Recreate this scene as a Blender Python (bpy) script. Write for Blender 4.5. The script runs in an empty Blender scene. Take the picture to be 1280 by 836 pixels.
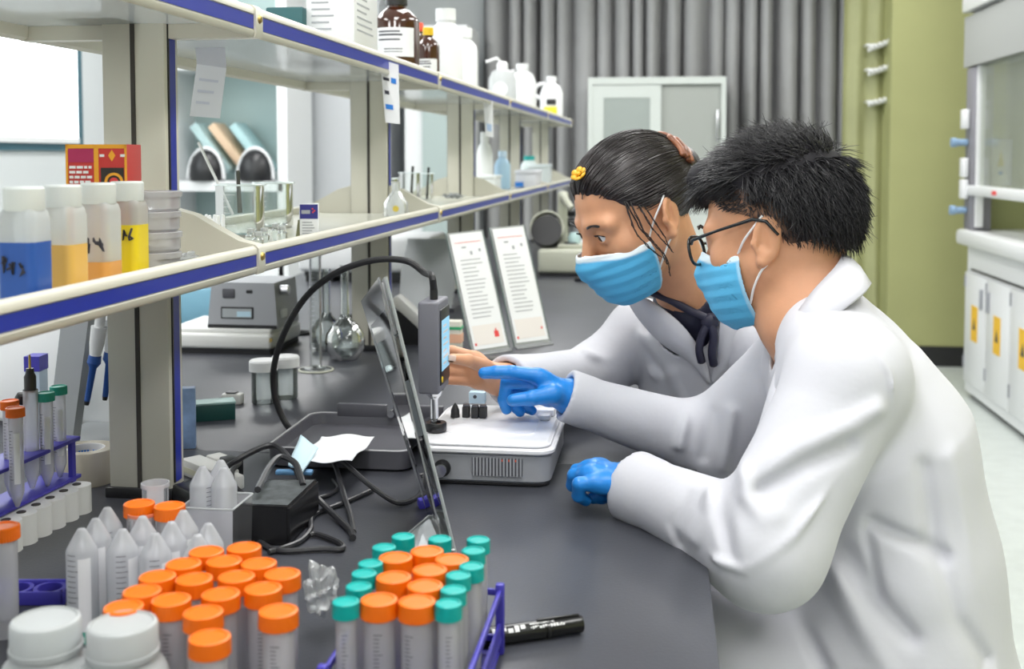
import bpy, bmesh, math, random
import numpy as np
from mathutils import Vector, Matrix, Euler
R = math.radians
random.seed(7)
scene = bpy.context.scene
COL = scene.collection

# ------------------------------------------------------------------ camera
F = 1400.0                       # focal length in pixels of a 1280-wide frame
TH = R(3.0)                      # pitch down
PSI = math.atan(186 * math.cos(TH) / F)
CX = 640.0
CY = 195 + F * math.tan(TH)
CAM = np.array([0.0, 0.0, 1.26])
ZB = 0.80                        # bench top
cam_d = bpy.data.cameras.new('camera')
cam = bpy.data.objects.new('camera', cam_d)
COL.objects.link(cam)
cam.location = CAM
cam.rotation_euler = (R(90) - TH, 0, PSI)
cam_d.sensor_width = 36.0
cam_d.lens = 36.0 * F / 1280.0
cam_d.shift_y = (CY - 418.0) / 1280.0
cam_d.clip_start = 0.05
scene.camera = cam
cam_d.dof.use_dof = True
cam_d.dof.focus_distance = 1.5
cam_d.dof.aperture_fstop = 6.3

# ------------------------------------------------------------------ world, light, exposure
w = bpy.data.worlds.new('world')
scene.world = w
w.use_nodes = True
w.node_tree.nodes['Background'].inputs[0].default_value = (0.85, 0.93, 1.0, 1)
w.node_tree.nodes['Background'].inputs[1].default_value = 1.0
scene.view_settings.view_transform = 'Standard'
scene.view_settings.look = 'None'
scene.view_settings.gamma = 1.0
scene.view_settings.use_curve_mapping = False
scene.view_settings.exposure = 0.0
scene.cycles.max_bounces = 8
scene.cycles.transparent_max_bounces = 40
scene.cycles.caustics_reflective = False
scene.cycles.caustics_refractive = False
LAMP_W = 18.5                    # watts of each ceiling panel

# ------------------------------------------------------------------ pixel -> place
_c, _s, _ct, _st = math.cos(PSI), math.sin(PSI), math.cos(TH), math.sin(TH)
RT = np.array([_c, _s, 0]); FW = np.array([-_s * _ct, _c * _ct, -_st]); UP = np.array([-_s * _st, _c * _st, _ct])
def ray(px, py): return FW + RT * (px - CX) / F - UP * (py - CY) / F
def on(px, py, ax, val):
    d = ray(px, py)
    return Vector(CAM + d * ((val - CAM[ax]) / d[ax]))
def oz(px, py, z=ZB): return on(px, py, 2, z)
def oy(px, py, y): return on(px, py, 1, y)
def ox(px, py, x): return on(px, py, 0, x)

# ------------------------------------------------------------------ materials
MATS = {}
def mat(name, col, rough=0.5, metal=0.0, var=0.0, vscale=8.0, bump=0.0, bscale=60.0, spec=0.5, coat=0.0,
        sss=0.0, emit=None, estr=0.0, sheen=0.0, col2=None, attr=None):
    if name in MATS: return MATS[name]
    m = bpy.data.materials.new(name); m.use_nodes = True
    nt = m.node_tree; b = nt.nodes['Principled BSDF']
    b.inputs['Base Color'].default_value = (*col, 1)
    b.inputs['Roughness'].default_value = rough
    b.inputs['Metallic'].default_value = metal
    b.inputs['Specular IOR Level'].default_value = spec
    b.inputs['Coat Weight'].default_value = coat
    b.inputs['Sheen Weight'].default_value = sheen
    if sss:
        b.inputs['Subsurface Weight'].default_value = sss
        b.inputs['Subsurface Radius'].default_value = (0.012, 0.005, 0.003)
        b.inputs['Subsurface Scale'].default_value = 1.0
    if emit:
        b.inputs['Emission Color'].default_value = (*emit, 1)
        b.inputs['Emission Strength'].default_value = estr
    tc = nt.nodes.new('ShaderNodeTexCoord')
    if attr:
        a = nt.nodes.new('ShaderNodeAttribute'); a.attribute_name = attr
        nt.links.new(a.outputs['Color'], b.inputs['Base Color'])
    elif var > 0 or col2:
        n = nt.nodes.new('ShaderNodeTexNoise'); n.inputs['Scale'].default_value = vscale
        n.inputs['Detail'].default_value = 4
        nt.links.new(tc.outputs['Object'], n.inputs['Vector'])
        mx = nt.nodes.new('ShaderNodeMix'); mx.data_type = 'RGBA'
        c2 = col2 if col2 else tuple(max(0, c * (1 - var)) for c in col)
        c1 = col if col2 else tuple(min(1, c * (1 + var)) for c in col)
        mx.inputs['A'].default_value = (*c1, 1); mx.inputs['B'].default_value = (*c2, 1)
        rp = nt.nodes.new('ShaderNodeMapRange')
        rp.inputs['From Min'].default_value = .3; rp.inputs['From Max'].default_value = .7
        nt.links.new(n.outputs['Fac'], rp.inputs['Value'])
        nt.links.new(rp.outputs['Result'], mx.inputs['Factor'])
        nt.links.new(mx.outputs['Result'], b.inputs['Base Color'])
    if bump > 0:
        n2 = nt.nodes.new('ShaderNodeTexNoise'); n2.inputs['Scale'].default_value = bscale
        n2.inputs['Detail'].default_value = 3
        nt.links.new(tc.outputs['Object'], n2.inputs['Vector'])
        bp = nt.nodes.new('ShaderNodeBump'); bp.inputs['Strength'].default_value = bump
        bp.inputs['Distance'].default_value = .004
        nt.links.new(n2.outputs['Fac'], bp.inputs['Height'])
        nt.links.new(bp.outputs['Normal'], b.inputs['Normal'])
    MATS[name] = m
    return m

def clear(name, tint=(1, 1, 1), body=(0.9, 0.92, 0.95), milk=0.1, rough=0.05, gloss=1.0):
    """thin clear plastic or glass: see-through, a little milky, with a fresnel sheen"""
    if name in MATS: return MATS[name]
    m = bpy.data.materials.new(name); m.use_nodes = True
    nt = m.node_tree; nt.nodes.clear()
    out = nt.nodes.new('ShaderNodeOutputMaterial')
    tr = nt.nodes.new('ShaderNodeBsdfTransparent'); tr.inputs[0].default_value = (*tint, 1)
    df = nt.nodes.new('ShaderNodeBsdfDiffuse'); df.inputs[0].default_value = (*body, 1)
    tl = nt.nodes.new('ShaderNodeBsdfTranslucent'); tl.inputs[0].default_value = (*body, 1)
    mk = nt.nodes.new('ShaderNodeMixShader'); mk.inputs[0].default_value = .5
    nt.links.new(df.outputs[0], mk.inputs[1]); nt.links.new(tl.outputs[0], mk.inputs[2])
    m1 = nt.nodes.new('ShaderNodeMixShader')
    lw = nt.nodes.new('ShaderNodeLayerWeight'); lw.inputs[0].default_value = .35
    ma = nt.nodes.new('ShaderNodeMath'); ma.operation = 'MULTIPLY_ADD'; ma.use_clamp = True
    ma.inputs[1].default_value = .35; ma.inputs[2].default_value = milk
    nt.links.new(lw.outputs['Facing'], ma.inputs[0]); nt.links.new(ma.outputs[0], m1.inputs[0])
    nt.links.new(tr.outputs[0], m1.inputs[1]); nt.links.new(mk.outputs[0], m1.inputs[2])
    gl = nt.nodes.new('ShaderNodeBsdfGlossy'); gl.inputs['Roughness'].default_value = rough
    fr = nt.nodes.new('ShaderNodeFresnel'); fr.inputs[0].default_value = 1.45
    mg = nt.nodes.new('ShaderNodeMath'); mg.operation = 'MULTIPLY'; mg.inputs[1].default_value = gloss; mg.use_clamp = True
    nt.links.new(fr.outputs[0], mg.inputs[0])
    m2 = nt.nodes.new('ShaderNodeMixShader'); nt.links.new(mg.outputs[0], m2.inputs[0])
    nt.links.new(m1.outputs[0], m2.inputs[1]); nt.links.new(gl.outputs[0], m2.inputs[2])
    nt.links.new(m2.outputs[0], out.inputs[0])
    MATS[name] = m
    return m

# ------------------------------------------------------------------ mesh helpers
class MB:
    """collects shapes into one mesh object"""
    def __init__(s): s.bm = bmesh.new()
    def box(s, c, d, rot=None, bev=0.0, seg=2):
        m = Matrix.LocRotScale(Vector(c), Euler(rot) if rot else None, None)
        r = bmesh.ops.create_cube(s.bm, size=1.0, matrix=m @ Matrix.Diagonal((*d, 1)))
        if bev:
            es = list({e for v in r['verts'] for e in v.link_edges})
            bmesh.ops.bevel(s.bm, geom=es, offset=bev, segments=seg, profile=.5, affect='EDGES')
        return s
    def box2(s, lo, hi, bev=0.0, seg=2):
        lo, hi = Vector(lo), Vector(hi)
        return s.box((lo + hi) / 2, tuple(abs(a) for a in (hi - lo)), None, bev, seg)
    def lathe(s, prof, n=24, c=(0, 0, 0), rot=None, cap=True):
        m = Matrix.LocRotScale(Vector(c), Euler(rot) if rot else None, None)
        rings = []
        for r, z in prof:
            if r <= 1e-6: rings.append([s.bm.verts.new(m @ Vector((0, 0, z)))])
            else: rings.append([s.bm.verts.new(m @ Vector((r * math.cos(2 * math.pi * k / n), r * math.sin(2 * math.pi * k / n), z))) for k in range(n)])
        for a, b in zip(rings, rings[1:]):
            for k in range(n):
                q = (k + 1) % n
                if len(a) == 1 and len(b) == 1: continue
                if len(a) == 1: f = (a[0], b[q], b[k])
                elif len(b) == 1: f = (a[k], a[q], b[0])
                else: f = (a[k], a[q], b[q], b[k])
                try: s.bm.faces.new(f)
                except ValueError: pass
        if cap:
            for rr, fl in ((rings[0], True), (rings[-1], False)):
                if len(rr) > 2:
                    try: s.bm.faces.new(rr[::-1] if fl else rr)
                    except ValueError: pass
        return s
    def tube(s, pts, r, n=8, cap=True):
        pts = [Vector(p) for p in pts]
        rs = r if isinstance(r, (list, tuple)) else [r] * len(pts)
        up = Vector((0, 0, 1)); prev = None; rings = []
        for i, p in enumerate(pts):
            t = (pts[min(i + 1, len(pts) - 1)] - pts[max(i - 1, 0)]).normalized()
            if prev is None:
                a = t.cross(up)
                if a.length < 1e-3: a = t.cross(Vector((1, 0, 0)))
                a.normalize()
            else:
                a = prev - t * prev.dot(t)
                a = a.normalized() if a.length > 1e-6 else t.orthogonal().normalized()
            prev = a; b = t.cross(a)
            rings.append([s.bm.verts.new(p + (a * math.cos(2 * math.pi * k / n) + b * math.sin(2 * math.pi * k / n)) * rs[i]) for k in range(n)])
        for a, b in zip(rings, rings[1:]):
            for k in range(n):
                q = (k + 1) % n
                s.bm.faces.new((a[k], a[q], b[q], b[k]))
        if cap:
            s.bm.faces.new(rings[0][::-1]); s.bm.faces.new(rings[-1])
        return s
    def prism(s, poly, a, b, axis='y'):
        """polygon in the plane across `axis`, from a to b along it; poly (u, v): y -> (x, z), x -> (y, z), z -> (x, y)"""
        def P(u, v, t):
            return Vector((u, t, v)) if axis == 'y' else Vector((t, u, v)) if axis == 'x' else Vector((u, v, t))
        A = [s.bm.verts.new(P(u, v, a)) for u, v in poly]; B = [s.bm.verts.new(P(u, v, b)) for u, v in poly]
        n = len(poly)
        s.bm.faces.new(A); s.bm.faces.new(B[::-1])
        for k in range(n):
            q = (k + 1) % n
            s.bm.faces.new((A[k], B[k], B[q], A[q]))
        return s
    def quad(s, pts):
        s.bm.faces.new([s.bm.verts.new(Vector(p)) for p in pts]); return s
    def grid(s, f, nu, nv, wrap=False):
        vs = [[s.bm.verts.new(Vector(f(i / nu, j / nv))) for j in range(nv + 1)] for i in range(nu + 1)]
        for i in range(nu):
            for j in range(nv):
                s.bm.faces.new((vs[i][j], vs[i + 1][j], vs[i + 1][j + 1], vs[i][j + 1]))
        return s
    def build(s, name, m, parent=None, smooth=35, loc=None, rot=None, solid=0.0):
        bmesh.ops.recalc_face_normals(s.bm, faces=s.bm.faces[:])
        me = bpy.data.meshes.new(name); s.bm.to_mesh(me); s.bm.free()
        if smooth:
            me.shade_smooth(); me.set_sharp_from_angle(angle=R(smooth))
        for x in (m if isinstance(m, (list, tuple)) else [m]): me.materials.append(x)
        o = bpy.data.objects.new(name, me); COL.objects.link(o)
        if parent: o.parent = parent
        if loc is not None: o.location = loc
        if rot is not None: o.rotation_euler = rot
        if solid:
            md = o.modifiers.new('thickness', 'SOLIDIFY'); md.thickness = solid; md.offset = 0
        return o

def tag(o, label=None, cat=None, group=None, kind=None):
    if label: o['label'] = label
    if cat: o['category'] = cat
    if group: o['group'] = group
    if kind: o['kind'] = kind
    return o
def thing(name, label, cat, loc=(0, 0, 0), rz=0.0, group=None, rot=None):
    o = bpy.data.objects.new(name, None); COL.objects.link(o)
    o.empty_display_size = .05
    o.location = loc; o.rotation_euler = rot if rot else (0, 0, rz)
    return tag(o, label, cat, group)
def copy_thing(root, loc=None, rz=None, label=None, group=None, rot=None):
    def cp(o, par):
        c = o.copy(); COL.objects.link(c); c.parent = par
        for ch in o.children: cp(ch, c)
        return c
    r = cp(root, None)
    if loc is not None: r.location = loc
    if rz is not None: r.rotation_euler = (0, 0, rz)
    if rot is not None: r.rotation_euler = rot
    if label: r['label'] = label
    if group: r['group'] = group
    return r
def struct(name, mb, m, parent=None, smooth=35):
    o = mb.build(name, m, parent, smooth)
    if parent is None: o['kind'] = 'structure'
    return o
def text_mesh(name, txt, size, m, parent, loc, rot, ax='CENTER', depth=0.0002):
    cu = bpy.data.curves.new(name, 'FONT'); cu.body = txt; cu.size = size; cu.align_x = ax; cu.align_y = 'CENTER'
    cu.extrude = depth; cu.resolution_u = 2
    t = bpy.data.objects.new(name, cu); COL.objects.link(t)
    dg = bpy.context.evaluated_depsgraph_get()
    me = bpy.data.meshes.new_from_object(t.evaluated_get(dg)); me.name = name
    bpy.data.objects.remove(t)
    me.materials.clear(); me.materials.append(m)
    o = bpy.data.objects.new(name, me); COL.objects.link(o)
    o.parent = parent; o.location = loc; o.rotation_euler = rot
    return o
def catmull(pts, n=8):
    P = [Vector(p) for p in pts]; P = [P[0] * 2 - P[1]] + P + [P[-1] * 2 - P[-2]]
    out = []
    for i in range(1, len(P) - 2):
        p0, p1, p2, p3 = P[i - 1:i + 3]
        for k in range(n):
            t = k / n
            out.append(.5 * ((2 * p1) + (p2 - p0) * t + (2 * p0 - 5 * p1 + 4 * p2 - p3) * t * t + (3 * p1 - p0 - 3 * p2 + p3) * t ** 3))
    out.append(P[-2]); return out

# common materials
M_cream = mat('cream_powdercoat', (.62, .60, .52), .38, var=.03, vscale=3)
M_groove = mat('dark_groove', (.05, .045, .04), .8)
M_blue = mat('blue_strip', (.012, .028, .36), .3)
M_bench = mat('bench_phenolic', (.058, .061, .074), .36, var=.12, vscale=6, bump=.05, bscale=250, spec=.4)
M_bench_edge = mat('bench_edge', (.075, .078, .09), .4)
M_white = mat('white_enamel', (.82, .83, .84), .35)
M_whiteplastic = mat('white_plastic', (.80, .80, .78), .4)
M_black = mat('black_plastic', (.015, .015, .017), .35)
M_blackmat = mat('black_rubber', (.018, .018, .02), .55)
M_grey = mat('grey_plastic', (.34, .35, .38), .4)
M_dkgrey = mat('dark_grey_plastic', (.09, .09, .105), .4)
M_steel = mat('steel', (.62, .63, .65), .25, metal=1.0)
M_brass = mat('brass_screw', (.50, .36, .12), .35, metal=1.0)
M_paper = mat('paper', (.84, .85, .87), .7)
M_ink = mat('printed_ink', (.05, .05, .07), .7)
M_inkgrey = mat('grey_ink', (.38, .39, .42), .7)
M_inkblue = mat('blue_ink', (.03, .22, .70), .6)
M_red = mat('red_ink', (.75, .06, .06), .6)
M_green = mat('olive_wall', (.41, .42, .19), .7, var=.05, vscale=2, bump=.05, bscale=90)
M_glass = clear('lab_glass', (.97, .99, .985), (.85, .92, .93), .03, .03, 1.6)
M_tube = clear('tube_plastic', (.96, .96, .985), (.95, .94, .985), .55, .15, .9)
M_frost = clear('frosted_plastic', (.9, .92, .93), (.90, .92, .93), .72, .25, .7)
M_acryl = clear('acrylic', (.96, .985, .985), (.94, .96, .98), .42, .04, 1.5)
# ------------------------------------------------------------------ the room
M_floor = mat('grey_vinyl_floor', (.56, .60, .58), .45, var=.05, vscale=14)
M_ceil = mat('ceiling_white', (.8, .8, .8), .8)
M_wallw = mat('wall_paint', (.66, .69, .70), .7, var=.02, vscale=2)
X0, X1, Y0, Y1, ZC = -3.3, 2.75, -2.6, 7.95, 2.9
struct('floor', MB().box2((X0, Y0, -.1), (X1, Y1, 0)), M_floor)
struct('ceiling', MB().box2((X0, Y0, ZC), (X1, Y1, ZC + .1)), M_ceil)
struct('wall_back', MB().box2((X0, Y1, 0), (X1, Y1 + .12, ZC)), M_wallw)
struct('wall_front', MB().box2((X0, Y0 - .12, 0), (X1, Y0, ZC)), M_wallw)
struct('wall_right', MB().box2((X1, Y0, 0), (X1 + .12, Y1, ZC)), M_green)
# left wall with its window opening (bright daylight outside)
WY0, WY1, WZ0, WZ1 = 2.9, 6.05, 1.29, 2.45
wl = MB()
wl.box2((X0 - .12, Y0, 0), (X0, WY0, ZC)); wl.box2((X0 - .12, WY1, 0), (X0, Y1, ZC))
wl.box2((X0 - .12, WY0, 0), (X0, WY1, WZ0)); wl.box2((X0 - .12, WY0, WZ1), (X0, WY1, ZC))
struct('wall_left', wl, M_wallw)
M_wframe = mat('teal_window_frame', (.05, .13, .17), .4)
wf = MB()
for y in (WY0, (WY0 + WY1) / 2 - .3, WY1 - .05): wf.box2((X0 - .09, y, WZ0), (X0 + .02, y + .05, WZ1))
for z in (WZ0, WZ1 - .05): wf.box2((X0 - .089, WY0, z), (X0 + .021, WY1, z + .05))
wo = struct('window_1', wf, M_wframe)
pn = MB().box2((X0 - .05, WY0 + .03, WZ0 + .03), (X0 - .045, WY1 - .03, WZ1 - .03)).build('pane', M_glass, wo)
# a white roller blind, lit through by the day outside
M_blind = mat('daylight_blind', (.9, .92, .92), .8, emit=(.9, .97, 1.0), estr=2.6)
bl = thing('roller_blind', 'white roller blind glowing with daylight in the teal framed window', 'blind', (X0 + .03, (WY0 + WY1) / 2, WZ0))
MB().box2((-.002, -1.5, .06), (.002, 1.5, WZ1 - WZ0 - .05)).build('blind_cloth', M_blind, bl)
MB().lathe([(.03, -1.52), (.03, 1.52)], 16, (0, 0, WZ1 - WZ0 - .03), (R(90), 0, 0)).build('blind_roller', M_white, bl)
MB().box2((-.01, -1.5, .04), (.01, 1.5, .07)).build('bottom_bar', M_white, bl)

# ceiling panels: the lamps of the room
M_panel = mat('lamp_diffuser', (.9, .9, .9), .5, emit=(1, 1, 1), estr=4.0)
lamp_i = 0
for x in (-2.1, -.35, 1.15):
    for y in (-1.2, 1.0, 3.2, 5.6):
        t = thing('ceiling_light', 'flush rectangular white light panel in the lab ceiling', 'ceiling light', (x, y, ZC), 0, 'ceiling light panels')
        MB().box2((-.3, -.6, -.03), (.3, .6, 0)).build('frame', M_white, t)
        MB().box2((-.28, -.58, -.036), (.28, .58, -.0301)).build('diffuser', M_panel, t)
        ld = bpy.data.lights.new('panel_light', 'AREA'); ld.shape = 'RECTANGLE'; ld.size = .56; ld.size_y = 1.16
        ld.energy = LAMP_W; ld.color = (1.0, .99, .97)
        lo = bpy.data.objects.new('panel_light', ld); COL.objects.link(lo); lo.parent = t; lo.location = (0, 0, -.05)

# grey pleated curtain along the back wall
M_curt = mat('grey_curtain', (.42, .42, .425), .75, var=.12, vscale=1.2, bump=.1, bscale=300)
rng = random.Random(3)
cx0, cx1 = -1.25, 1.32
ph = [rng.uniform(0, 6.28) for _ in range(6)]
def curt(u, v):
    x = cx0 + (cx1 - cx0) * u
    k = x * 2 * math.pi / .125
    sw = 1.1 * math.sin(x * 9 + ph[0]) + .6 * math.sin(x * 23 + ph[1]) + .3 * math.sin(v * 2.0 + x * 5)
    a = .10 + .03 * math.sin(x * 7.7 + ph[2]) + .010 * math.sin(x * 17 + ph[3])
    s = math.sin(k + sw)
    s = math.copysign(abs(s) ** .75, s)
    return (x + .018 * math.cos(k + sw), 7.77 + a * s * (1 - .25 * v), .12 + v * (2.62 - .12))
cu = thing('curtain', 'grey pleated floor-length curtain hanging behind the white cabinet', 'curtain', ((cx0 + cx1) / 2, 7.77, 0))
co = MB().grid(curt, 420, 10).build('curtain_cloth', M_curt, cu, smooth=0, loc=(-(cx0 + cx1) / 2, -7.77, 0))
co.data.shade_smooth()
MB().tube([(cx0 - .1, 7.77, 2.66), (cx1 + .05, 7.77, 2.66)], .014, 10).build('curtain_rail', M_white, cu, loc=(-(cx0 + cx1) / 2, -7.77, 0))

# olive pier beside the curtain
PY = 6.95
px0 = oy(1112, 200, PY).x; px1 = oy(1197, 200, PY).x
struct('wall_pier', MB().box2((px0, PY, 0), (X1, Y1, ZC)), M_green)
struct('baseboard_pier', MB().box2((px0 - .004, PY - .012, 0), (X1, PY, .12)), mat('dark_baseboard', (.02, .02, .022), .5))
# olive soft panel between curtain and pier
M_oliveclo = mat('olive_cloth', (.36, .37, .19), .6, var=.12, vscale=2.5)
ax0 = oy(1052, 200, 7.2).x
oc = thing('olive_drape', 'olive green drape hanging beside the grey curtain', 'drape', ((ax0 + px0) / 2, 7.2, .05))
def drape(u, v):
    x = ax0 + (px0 + .05 - ax0) * u
    return (x - (ax0 + px0) / 2, .016 * math.sin(x * 55 + 1.5 * math.sin(v * 3)) * (1.1 - .5 * v), v * 2.6)
MB().grid(drape, 40, 14).build('drape_cloth', M_oliveclo, oc, smooth=180)
MB().tube([(ax0 - (ax0 + px0) / 2 - .02, 0, 2.62), (.2, 0, 2.62)], .012, 8).build('drape_rail', M_white, oc)
# clear hanging strips with white bead bars
hx0, hx1 = oy(1083, 100, 7.1).x, oy(1126, 100, 7.1).x
for i, (ya, yb) in enumerate(((63, 48), (93, 80), (131, 122))):
    a = oy(1085, ya, 7.08); b = oy(1124, yb, 7.08)
    t = thing('glassware_peg_rail', ['white pegged drying rail on the olive drape, topmost of three', 'white pegged drying rail on the olive drape, middle of three', 'white pegged drying rail on the olive drape, lowest of three'][i], 'rail', (a + b) / 2, 0, 'peg rails on the olive drape')
    mid = (a + b) / 2
    MB().tube([a - mid, b - mid], .012, 8).build('bar', M_white, t)
    for k in range(7):
        p = (a - mid).lerp(b - mid, (k + .5) / 7)
        MB().lathe([(0, 0), (.010, .002), (.010, .035), (0, .04)], 8, p, (R(65), 0, 0)).build('peg', M_white, t)
    MB().box(tuple(Vector((0, .06, 0))), ((b - a).length, .10, .012)).build('mount', M_white, t)

# white storage cabinet in front of the curtain
CYB = 7.2
ca = oy(735, 97, CYB); cb = oy(908, 97, CYB)
cw, chh = cb.x - ca.x, ca.z
cabt = thing('storage_cabinet', 'tall white cabinet with sliding grey glass doors before the grey curtain', 'cabinet', ((ca.x + cb.x) / 2, CYB, 0))
M_cab = mat('cabinet_white', (.60, .64, .61), .45)
M_cabglass = mat('cabinet_door_grey', (.33, .37, .35), .3)
h = cw / 2
mb = MB()
mb.box2((-h, 0, 0), (-h + .03, .40, chh - .045)); mb.box2((h - .03, 0, 0), (h, .40, chh - .045)); mb.box2((-h, 0, chh - .045), (h, .40, chh)); mb.box2((-h + .03, .38, 0), (h - .03, .40, chh - .045))
mb.box2((-h + .03, 0, .9), (h - .03, .38, .94)); mb.box2((-h + .03, 0, 0), (h - .03, .38, .08))
mb.build('carcass', M_cab, cabt)
for sgn, yy in ((-1, .005), (1, .03)):
    x0, x1 = (-h + .03, .03) if sgn < 0 else (-.03, h - .03)
    d = MB().box2((x0 + .06, yy + .006, 1.0), (x1 - .06, yy + .012, chh - .11)).build('door_glass', M_cabglass, cabt)
    fr = MB()
    for q in ((x0, x0 + .07), (x1 - .07, x1)): fr.box2((q[0], yy, .945), (q[1], yy + .02, chh - .05))
    fr.box2((x0 + .07, yy, .945), (x1 - .07, yy + .02, 1.0)); fr.box2((x0 + .07, yy, chh - .13), (x1 - .07, yy + .02, chh - .05))
    if sgn < 0: fr.build('door_frame', M_cab, cabt)
    else:
        fr.bm.free()
        MB().box2((x0, yy, .94), (x1, yy + .012, chh - .05)).build('door_panel', mat('sliding_panel', (.36, .38, .355), .4), cabt)
    MB().box2((x0 if sgn < 0 else x0 + .03, .0, .1), (x1, .02, .895)).build('lower_door', M_cab, cabt)
MB().box2((h - .06, -.012, 1.35), (h - .045, .0, 1.55), .004).build('handle', M_steel, cabt)

# ------------------------------------------------------------------ fume hood on the right
HX = 1.57
hy0, hy1 = 3.7, 6.12
fh = thing('fume_hood', 'white fume hood with grey side post, glass sash and base cabinets by the olive wall', 'fume hood', (HX, hy1, 0))
def fp(y): return y - hy1
M_hoodgrey = mat('hood_grey', (.23, .225, .25), .5)
M_hoodtop = mat('hood_hood', (.36, .37, .36), .5)
M_hoodin = mat('hood_liner_olive', (.44, .46, .22), .6)
MB().box2((.03, fp(hy0), .03), (.75, 0, .80)).build('base_carcass', M_white, fh)
MB().box2((.06, fp(hy0), 0), (.75, -.02, .06)).build('plinth', M_black, fh)
MB().box2((-.03, fp(hy0), .80), (.75, .02, .88), .02).build('worktop', M_white, fh)
MB().box2((.025, fp(hy0) + .02, .68), (.035, -.03, .79)).build('apron', M_white, fh)
MB().box2((.022, fp(hy0) + .1, .672), (.032, -.1, .682)).build('apron_gap', M_black, fh)
nd = 6
for k in range(nd):
    ya = -.03 - k * .385; yb = ya - .375
    dr = MB().box2((.012, yb, .09), (.03, ya, .66), .004).build('cupboard_door', M_white, fh)
    hy = yb + .05 if k % 2 == 0 else ya - .05
    MB().box2((-.004, hy - .008, .50), (.012, hy + .008, .60), .003).build('door_handle', M_grey, dr)
    MB().box2((.010, (ya + yb) / 2 - .055, .32), (.0122, (ya + yb) / 2 + .055, .50)).build('warning_label', mat('yellow_label', (.85, .50, .03), .6), dr)
    MB().prism([((ya + yb) / 2 - .025, .38), ((ya + yb) / 2 + .025, .38), ((ya + yb) / 2, .44)], .0095, .0101, 'x').build('label_mark', M_ink, dr)
    for zz in (.16, .58):
        MB().box2((.006, ya - .012, zz), (.014, ya - .002, zz + .06)).build('hinge', M_grey, dr)
MB().box2((.004, -.16, .88), (.10, -.001, 1.715), .01).build('side_post', M_hoodgrey, fh)
MB().box2((.004, fp(hy0) + .001, .88), (.10, fp(hy0) + .16, 1.715), .01).build('side_post', M_hoodgrey, fh)
MB().box2((.70, fp(hy0), .88), (.75, 0, 1.95)).build('back_liner', M_hoodin, fh)
MB().box2((.02, -.02, .88), (.75, 0, 1.95)).build('side_liner', M_hoodin, fh)
MB().box2((.015, -.19, .90), (.05, -.162, 1.715)).build('sash_guide', M_white, fh)
MB().prism([(0, 1.72), (0, 1.98), (.10, 2.02), (.75, 2.02), (.75, 1.85), (.12, 1.72)], fp(hy0), .04, 'y').build('canopy', M_hoodtop, fh)
MB().box2((-.02, fp(hy0), 2.0), (.75, .02, 2.5), .01).build('upper_cabinet', M_white, fh)
MB().box2((.03, fp(hy0) + .17, 1.10), (.036, -.19, 1.72)).build('sash_glass', clear('sash_glass', (.97, .98, .96), (.85, .9, .86), .02, .05, .25), fh)
MB().box2((-.01, fp(hy0) + .16, 1.06), (.05, -.10, 1.11), .008).build('sash_handle', M_white, fh)
MB().box2((-.012, -.62, 1.075), (-.009, -.55, 1.095)).build('red_mark', M_red, fh)
for z, c in ((1.45, M_white), (1.20, M_white), (1.09, M_white)):
    MB().box2((-.03, -.10, z - .05), (0, -.03, z + .05), .006).build('socket', c, fh)
for z in (1.33, .98):
    MB().lathe([(.018, 0), (.018, .05), (.024, .055), (.024, .08), (0, .082)], 12, (-.0, -.06, z), (0, R(-90), 0)).build('service_tap', mat('tap_blue', (.25, .38, .55), .4), fh)
MB().box2((.25, fp(hy0) + .3, 1.80), (.40, -.3, 1.845), .006).build('hood_fill_panel', M_panel, fh)  # glowing panel added under the canopy to brighten the hood interior
ld = bpy.data.lights.new('hood_fill_light', 'AREA'); ld.shape = 'RECTANGLE'; ld.size = .14; ld.size_y = 1.7; ld.energy = 9.0; ld.color = (1, .98, .92)  # added fill light, lifts the olive liner behind the sash
lo = bpy.data.objects.new('hood_fill_light', ld); COL.objects.link(lo); lo.parent = fh; lo.location = (.325, fp((hy0 + hy1) / 2), 1.79)
sp = oy(1250, 203, 6.098)
sg = thing('warning_notice', 'small white warning notice with a yellow triangle inside the fume hood', 'sign', (sp.x, 6.098, sp.z - .12))
MB().box2((-.055, -.012, 0), (.055, 0, .24), .008).build('plate', M_white, sg)
MB().prism([(-.017, .10), (.017, .10), (.0, .185)], -.0135, -.012, 'y').build('triangle', mat('yellow_sign', (.75, .62, .05), .6), sg)
MB().lathe([(.012, 0), (.012, .001), (0, .001)], 14, (0, -.012, .065), (R(90), 0, 0)).build('dot', M_inkblue, sg)
(MB().tube(catmull([(HX + .2, 5.55, .885), (HX + .18, 5.5, .98), (HX + .25, 5.35, 1.0), (HX + .4, 5.25, .93), (HX + .5, 5.2, .885)], 6), .008, 8).build('service_hose', M_blackmat, fh, loc=(-HX, -hy1, 0)))

# ------------------------------------------------------------------ furniture along the far left and the back wall
# tall grey cupboard seen between the rack posts
M_cup = mat('pale_cupboard', (.58, .60, .625), .5)
t = thing('tall_cupboard', 'pale grey tall cupboard with plain flush doors at the far end of the lab', 'cupboard', (oy(403, 200, 7.0).x, 7.0, 0))
wd = (oy(452, 200, 7.0).x - oy(355, 200, 7.0).x) / 2
wd2 = wd + .12
MB().box2((-wd, .02, 0), (wd2, .60, 2.25)).build('carcass', M_cup, t)
MB().box2((-wd + .004, 0, .06), (wd2 - .004, .02, 2.23)).build('door', M_cup, t)
MB().box2((-wd - .03, .01, 0), (-wd + .0, .05, 2.2)).build('edge_seal', M_black, t)
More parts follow.
